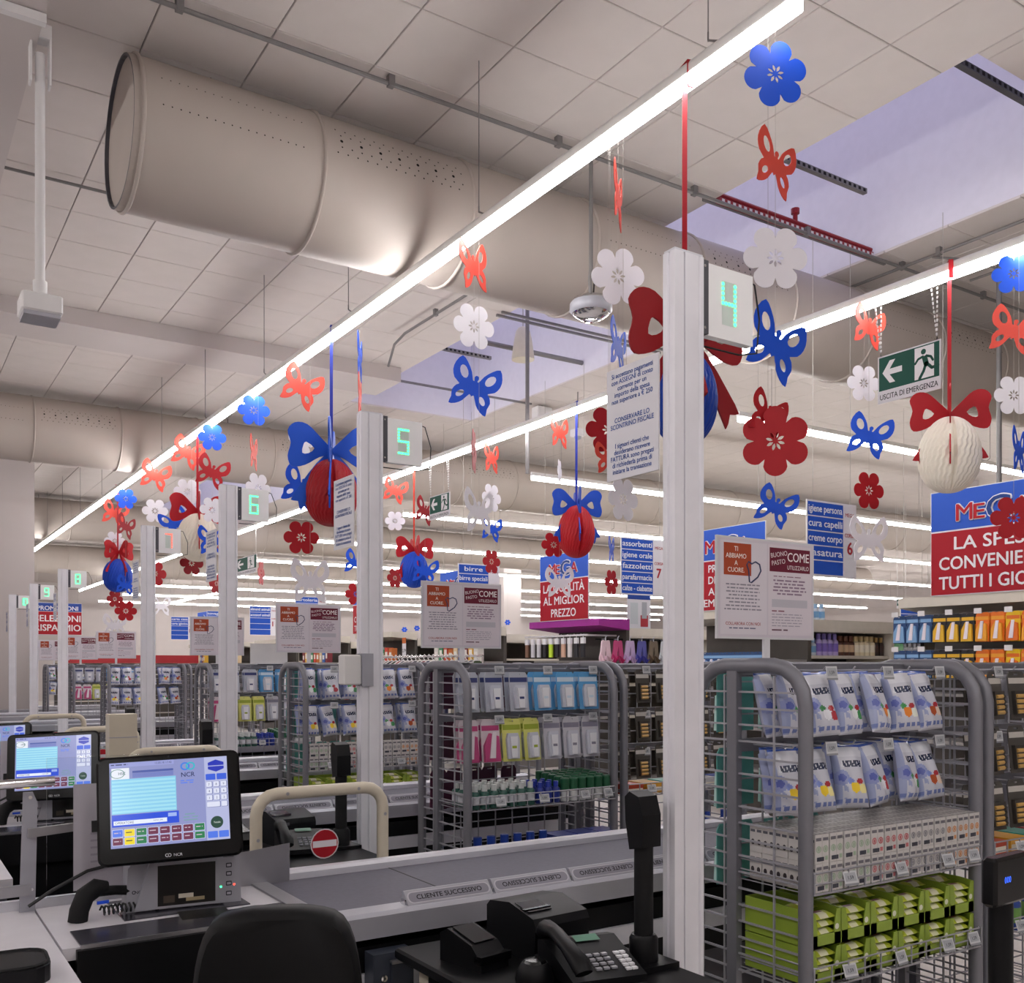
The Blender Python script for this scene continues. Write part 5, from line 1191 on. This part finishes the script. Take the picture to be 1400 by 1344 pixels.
for i, (y, l) in enumerate(zip(GY, GL)): gondola(y, l, 16 if i < 3 else 13, head='magenta' if i == 2 else 'shelfcream')
# razor packs on the end of the first unit
RZ = {c: blister_mesh(.11, .22, a, b, 'razor') for c, a, b in (('blue', '#2c4a78', '#7fa8d0'), ('black', '#23242a', '#e0b030'), ('orange', '#e07020', '#e8a030'), ('yellow', '#e8c020', '#e07020'))}
seq = ['blue', 'blue', 'blue', 'black', 'black', 'black', 'orange', 'orange', 'yellow', 'orange', 'orange', 'yellow']
for r_, z in ((0, 1.68), (1, 1.40)):
    for i, c in enumerate(seq):
        for q in range(2):
            tag(obj('razor_pack', RZ[c], None, (6.98 + .06 * q + (.0 if r_ == 0 else .0), 4.93 - i * .118, z), (R(0), 0, R(-90 + random.uniform(-6, 6)))), '%s %s razor pack, %s in the %s row, right shelf end' % (('front', 'rear')[q], c, ORD[i], ('top', 'second')[r_]), 'razor pack', 'razor packs')
rl_ = thing('hook_rail', 'grey rail of hooks and white tags carrying the razor packs', 'rail', (7.12, 4.28, 1.5))
for r_, z in ((0, 1.90), (1, 1.62)):
    MB().box(-.01, .01, -.7, .7, z - 1.51, z - 1.49).build('rail', 'shelf_grey', rl_)
    for i in range(12): MB().tube([(0, .65 - i * .118, z - 1.5), (-.2, .65 - i * .118, z - 1.5)], .003, 5).build('hook', 'wire', rl_)
    for i in range(0, 12, 2): MB().box(-.205, -.2, .62 - i * .118, .68 - i * .118, z - 1.51, z - 1.47).build('price_tag', 'white', rl_)
# bottles on the second unit
BK = [('white and blue', bottle_mesh(.036, .17, '#cfd8e4', '#9cc0e0', '#7fb0d8')), ('violet', bottle_mesh(.04, .22, '#b9a8dc', '#8a78c8', '#7f68c0')), ('brown', bottle_mesh(.045, .20, '#4a2416', '#6a3a22', '#c8a888')), ('cream', bottle_mesh(.045, .20, '#e2d4b4', '#c8b080', '#efe6d2')), ('dark brown', bottle_mesh(.033, .19, '#2c1a14', '#b08a4c', '#3a2018')), ('mint green', bottle_mesh(.036, .19, '#8fd8a0', '#6cc080', '#a8e4b4')), ('white', bottle_mesh(.034, .14, '#dfe2ea', '#c8ccd8', '#cfd8e8'))]
x = 7.62; order = [0] * 3 + [1] * 4 + [2] * 3 + [3] * 4 + [4] * 3 + [5] * 3 + [6] * 4; cnt = {}
for k in order:
    nm, me = BK[k]; cnt[k] = cnt.get(k, -1) + 1
    tag(obj('bottle', me, None, (x, 6.48, 1.60), (0, 0, 0)), '%s bottle, %s of its kind on the shelf right of the nearest poster' % (nm, ORD[cnt[k]].replace('leftmost', 'first')), 'bottle', 'bottles on the second shelving unit'); x += .082
for i in range(5): tag(obj('bottle', BK[0][1], None, (7.7 + i * .09, 6.60, 1.952), (0, 0, 0)), 'pale bottle, %s on top of the shelving beside the nearest poster' % ORD[i], 'bottle', 'bottles on top of the second shelving unit')
for i in range(12): tag(obj('razor_pack', RZ['black' if i < 4 else 'blue'], None, (6.98, 7.55 - i * .1, 1.41), (0, 0, R(-90))), 'dark pack, %s on the shelf end below the nearest poster' % ORD[i], 'pack', 'packs below the nearest poster')
# slippers on the third unit
def slipper_mesh(c):
    m = MB(); up = '#%02x%02x%02x' % tuple(min(255, int(int(c[k:k + 2], 16) * .8 + 50)) for k in (1, 3, 5))
    for sx in (-1, 1):
        s = len(m.v); m.plate([smooth_loop([(-.036, .12), (0, .135), (.036, .12), (.034, 0), (.044, -.09), (0, -.14), (-.044, -.09), (-.034, 0)], 3)], .02, up)
        prof = [(.046 * math.cos(R(a)), .06 * math.sin(R(a))) for a in range(0, 91, 15)]
        vs = []; k = 12
        for q, z in prof:
            for j in range(k): t_ = math.pi * j / (k - 1); vs.append((q * math.cos(t_), -.045 - .085 * (1 - q / .046) + .0 + q / .046 * .03 * math.cos(2 * t_) - .02, .01 + q * 1.05 * math.sin(t_)))
        m.add(vs, [(i * k + j, i * k + j + 1, (i + 1) * k + j + 1, (i + 1) * k + j) for i in range(len(prof) - 1) for j in range(k - 1)], c)
        m.xf(Matrix.Translation((sx * .05, 0, 0)) @ Matrix.Rotation(R(90), 4, 'X') @ Matrix.Rotation(R(sx * 10), 4, 'Z'), s)
    m.tube([(0, 0, .1), (0, 0, .17), (.02, 0, .19)], .006, 6, '#d0d0d4').box(-.05, .05, -.004, .004, .09, .12, '#e4e2e6')
    return m.mesh('slippers', 'card', 50)
for i, (c, nm) in enumerate((('#d9b8c4', 'pale pink'), ('#b01f5c', 'magenta'), ('#b89ac8', 'lilac'), ('#3c3c98', 'blue violet'), ('#5c4a38', 'brown'), ('#d0d4da', 'white'))):
    tag(obj('slippers', slipper_mesh(c), None, (7.18 + i * .185, 8.99, 1.66), (0, 0, R(10))), '%s pair of slippers hanging left of lane four post' % nm, 'slippers', 'slippers on hangers')
rl2 = thing('slipper_rail', 'dark back rail carrying the hanging slippers', 'rail', (7.1, 9.06, 1.80)); MB().box(0, 1.3, 0, .02, 0, .02).build('rail', 'black', rl2); 
for i in range(6): MB().tube([(.08 + i * .185, 0, .01), (.08 + i * .185, -.07, .01), (.08 + i * .185, -.075, .03)], .004, 5).build('hook', 'wire', rl2)
# socks on the end of the third unit
for i, c in enumerate(('#7a5a4a', '#c9c8cc', '#c4c4c8', '#202024', '#b8d83c', '#2a2a2e', '#cfa890', '#d8d4d0', '#303034', '#2a2a2e')):
    m = MB().prism([(-.03, 0), (.03, 0), (.03, .2), (-.03, .2)], -.012, .012, 'y', c).prism([(-.034, .16), (.034, .16), (.034, .23), (-.034, .23)], -.014, .014, 'y', '#dcdcde').tube([(0, 0, .23), (0, 0, .26), (.015, 0, .27)], .004, 5, '#d0d0d0')
    tag(m.build('sock_pack', 'card', None, (6.98, 10.33 - i * .13, 1.60), (0, 0, R(-90))), 'hanging sock pack, %s below the magenta canopy' % ORD[i], 'sock pack', 'sock packs')
rl3 = thing('sock_rail', 'white rail of hooks below the magenta canopy', 'rail', (7.0, 9.75, 1.86))
MB().box(-.01, .01, -.65, .65, -.01, .01).build('rail', 'white', rl3)
for i in range(10): MB().tube([(0, .58 - i * .13, 0), (-.05, .58 - i * .13, 0), (-.055, .58 - i * .13, .015)], .004, 5).build('hook', 'white', rl3)
for i in (0, 9): MB().box(0, .5, .57 - i * .127, .59 - i * .127, -.01, .01).build('rail_arm', 'white', rl3)
# mixed boxes on the ends of the farther units
PAL = ['#d8a838', '#c8402c', '#3c68b0', '#d8d4cc', '#c06a2c', '#7a2a34', '#3a8a5c', '#e0c8a0']
for gi in range(3, 9):
    for i in range(9):
        c = PAL[(i * 3 + gi) % 8]; h = random.uniform(.16, .26); w_ = random.uniform(.10, .13)
        m = MB().box(-.05, .05, -w_ / 2, w_ / 2, 0, h, c).box(-.051, -.05, -w_ * .35, w_ * .35, h * .3, h * .7, '#e6e2da')
        tag(m.build('goods_box', 'pack', None, (7.16, GY[gi] + .6 - i * .145, 1.56)), 'goods box, %s on the %s' % (ORD[i], GL[gi]), 'box', 'boxes on the far shelf ends')
pb = thing('promotion_shelf', 'far low shelf with a red banner strip behind the lane eight rack', 'shelves', (3.7, 25.5, 0))
MB().box(0, 3.3, 0, .6, 0, 1.55).build('carcass', 'shelfback', pb); MB().box(-.02, 3.32, -.03, .62, 1.55, 1.60).build('top', 'shelfcream', pb); MB().box(0, 3.3, -.05, -.03, 1.56, 1.76).build('banner', mat('bannerred', '#a8242c', .5), pb)
for k in range(4): MB().box(0, 3.3, -.02, 0, .3 + .32 * k, .33 + .32 * k).build('shelf', 'shelfcream', pb)
# clothes rail with hangers and the price card
cr = thing('clothes_rail', 'low clothes rail full of hangers below the second poster', 'clothes rail', (6.3, 10.3, 0))
MB().tube([(0, 0, 1.62), (0, 4.4, 1.62)], .014, 8).build('rail', 'chrome', cr, smooth=40)
for y in (0, 2.2, 4.4): MB().tube([(0, y, 0), (0, y, 1.62)], .016, 8).build('stand', 'chrome', cr, smooth=40)
hm = MB().tube([(0, 0, .07), (0, .03, .09), (0, .035, .12), (0, 0, .14), (0, -.03, .12)], .006, 5, '#e4e2e0').tube([(-.2, 0, -.04), (0, 0, .06), (.2, 0, -.04)], .012, 6, '#e4e2e0')
HG = [hm.mesh('hanger', 'card', 50)]
for i in range(34):
    o = tag(obj('hanger', HG[0], None, (6.3, 10.45 + i * .125, 1.51), (0, 0, R(random.uniform(-14, 14)))), 'white hanger on the low clothes rail below the posters', 'hanger', 'white hangers on the clothes rail')
    c = ('#4a5a3c', '#2a2a30', '#7a7468', '#b8b4ac', '#3a3c5c', '#a04a4a')[i % 6]
    g = MB().prism([(-.2, -.05), (-.03, .05), (.03, .05), (.2, -.05), (.18, -.65), (-.18, -.65)], -.03, .03, 'y', c).build('garment', 'card', o)
t = thing('price_card', 'white price card with orange top on the clothes rail', 'price card', (6.25, 12.3, 1.62)); MB().rect(-.06, .02, .12, .25, '#dddbe0').rect(-.06, .19, .12, .08, '#c86a34', .001).text('2,79', 0, .07, .06, '#2a2a30', .001, .02, 'C').build('card', 'print', t, (-.02, 0, 0), VERTX); MB().tube([(0, 0, 0), (0, 0, .25)], .005, 5).build('stem', 'chrome', t)
# tall white poster right of the slippers and white shelf head
t = thing('fashion_poster', 'white poster card with blue header left of lane four post', 'poster', (7.6, 9.1, 1.951)); MB().rect(0, 0, .36, .42, '#d8d8de').rect(0, .35, .36, .07, '#2a4a9c', .001).rect(.04, .05, .12, .26, '#c4ccd0', .001).rect(.2, .02, .12, .14, '#b03a44', .001).rect(.22, .12, .08, .2, '#a8acb4', .002).build('poster_print', 'print', t, (0, -.01, 0), VERT); MB().box(0, .36, -.006, .006, 0, .42).build('board', 'white', t)
# ------------------------------------------------------------------ number words in the labels
for o in C.objects:
    l = o.get('label')
    if l:
        for n in range(10, 2, -1): l = l.replace('lane number %d' % n, 'lane number ' + NUM[n]).replace('lane %d' % n, 'lane ' + NUM[n])
        o['label'] = l
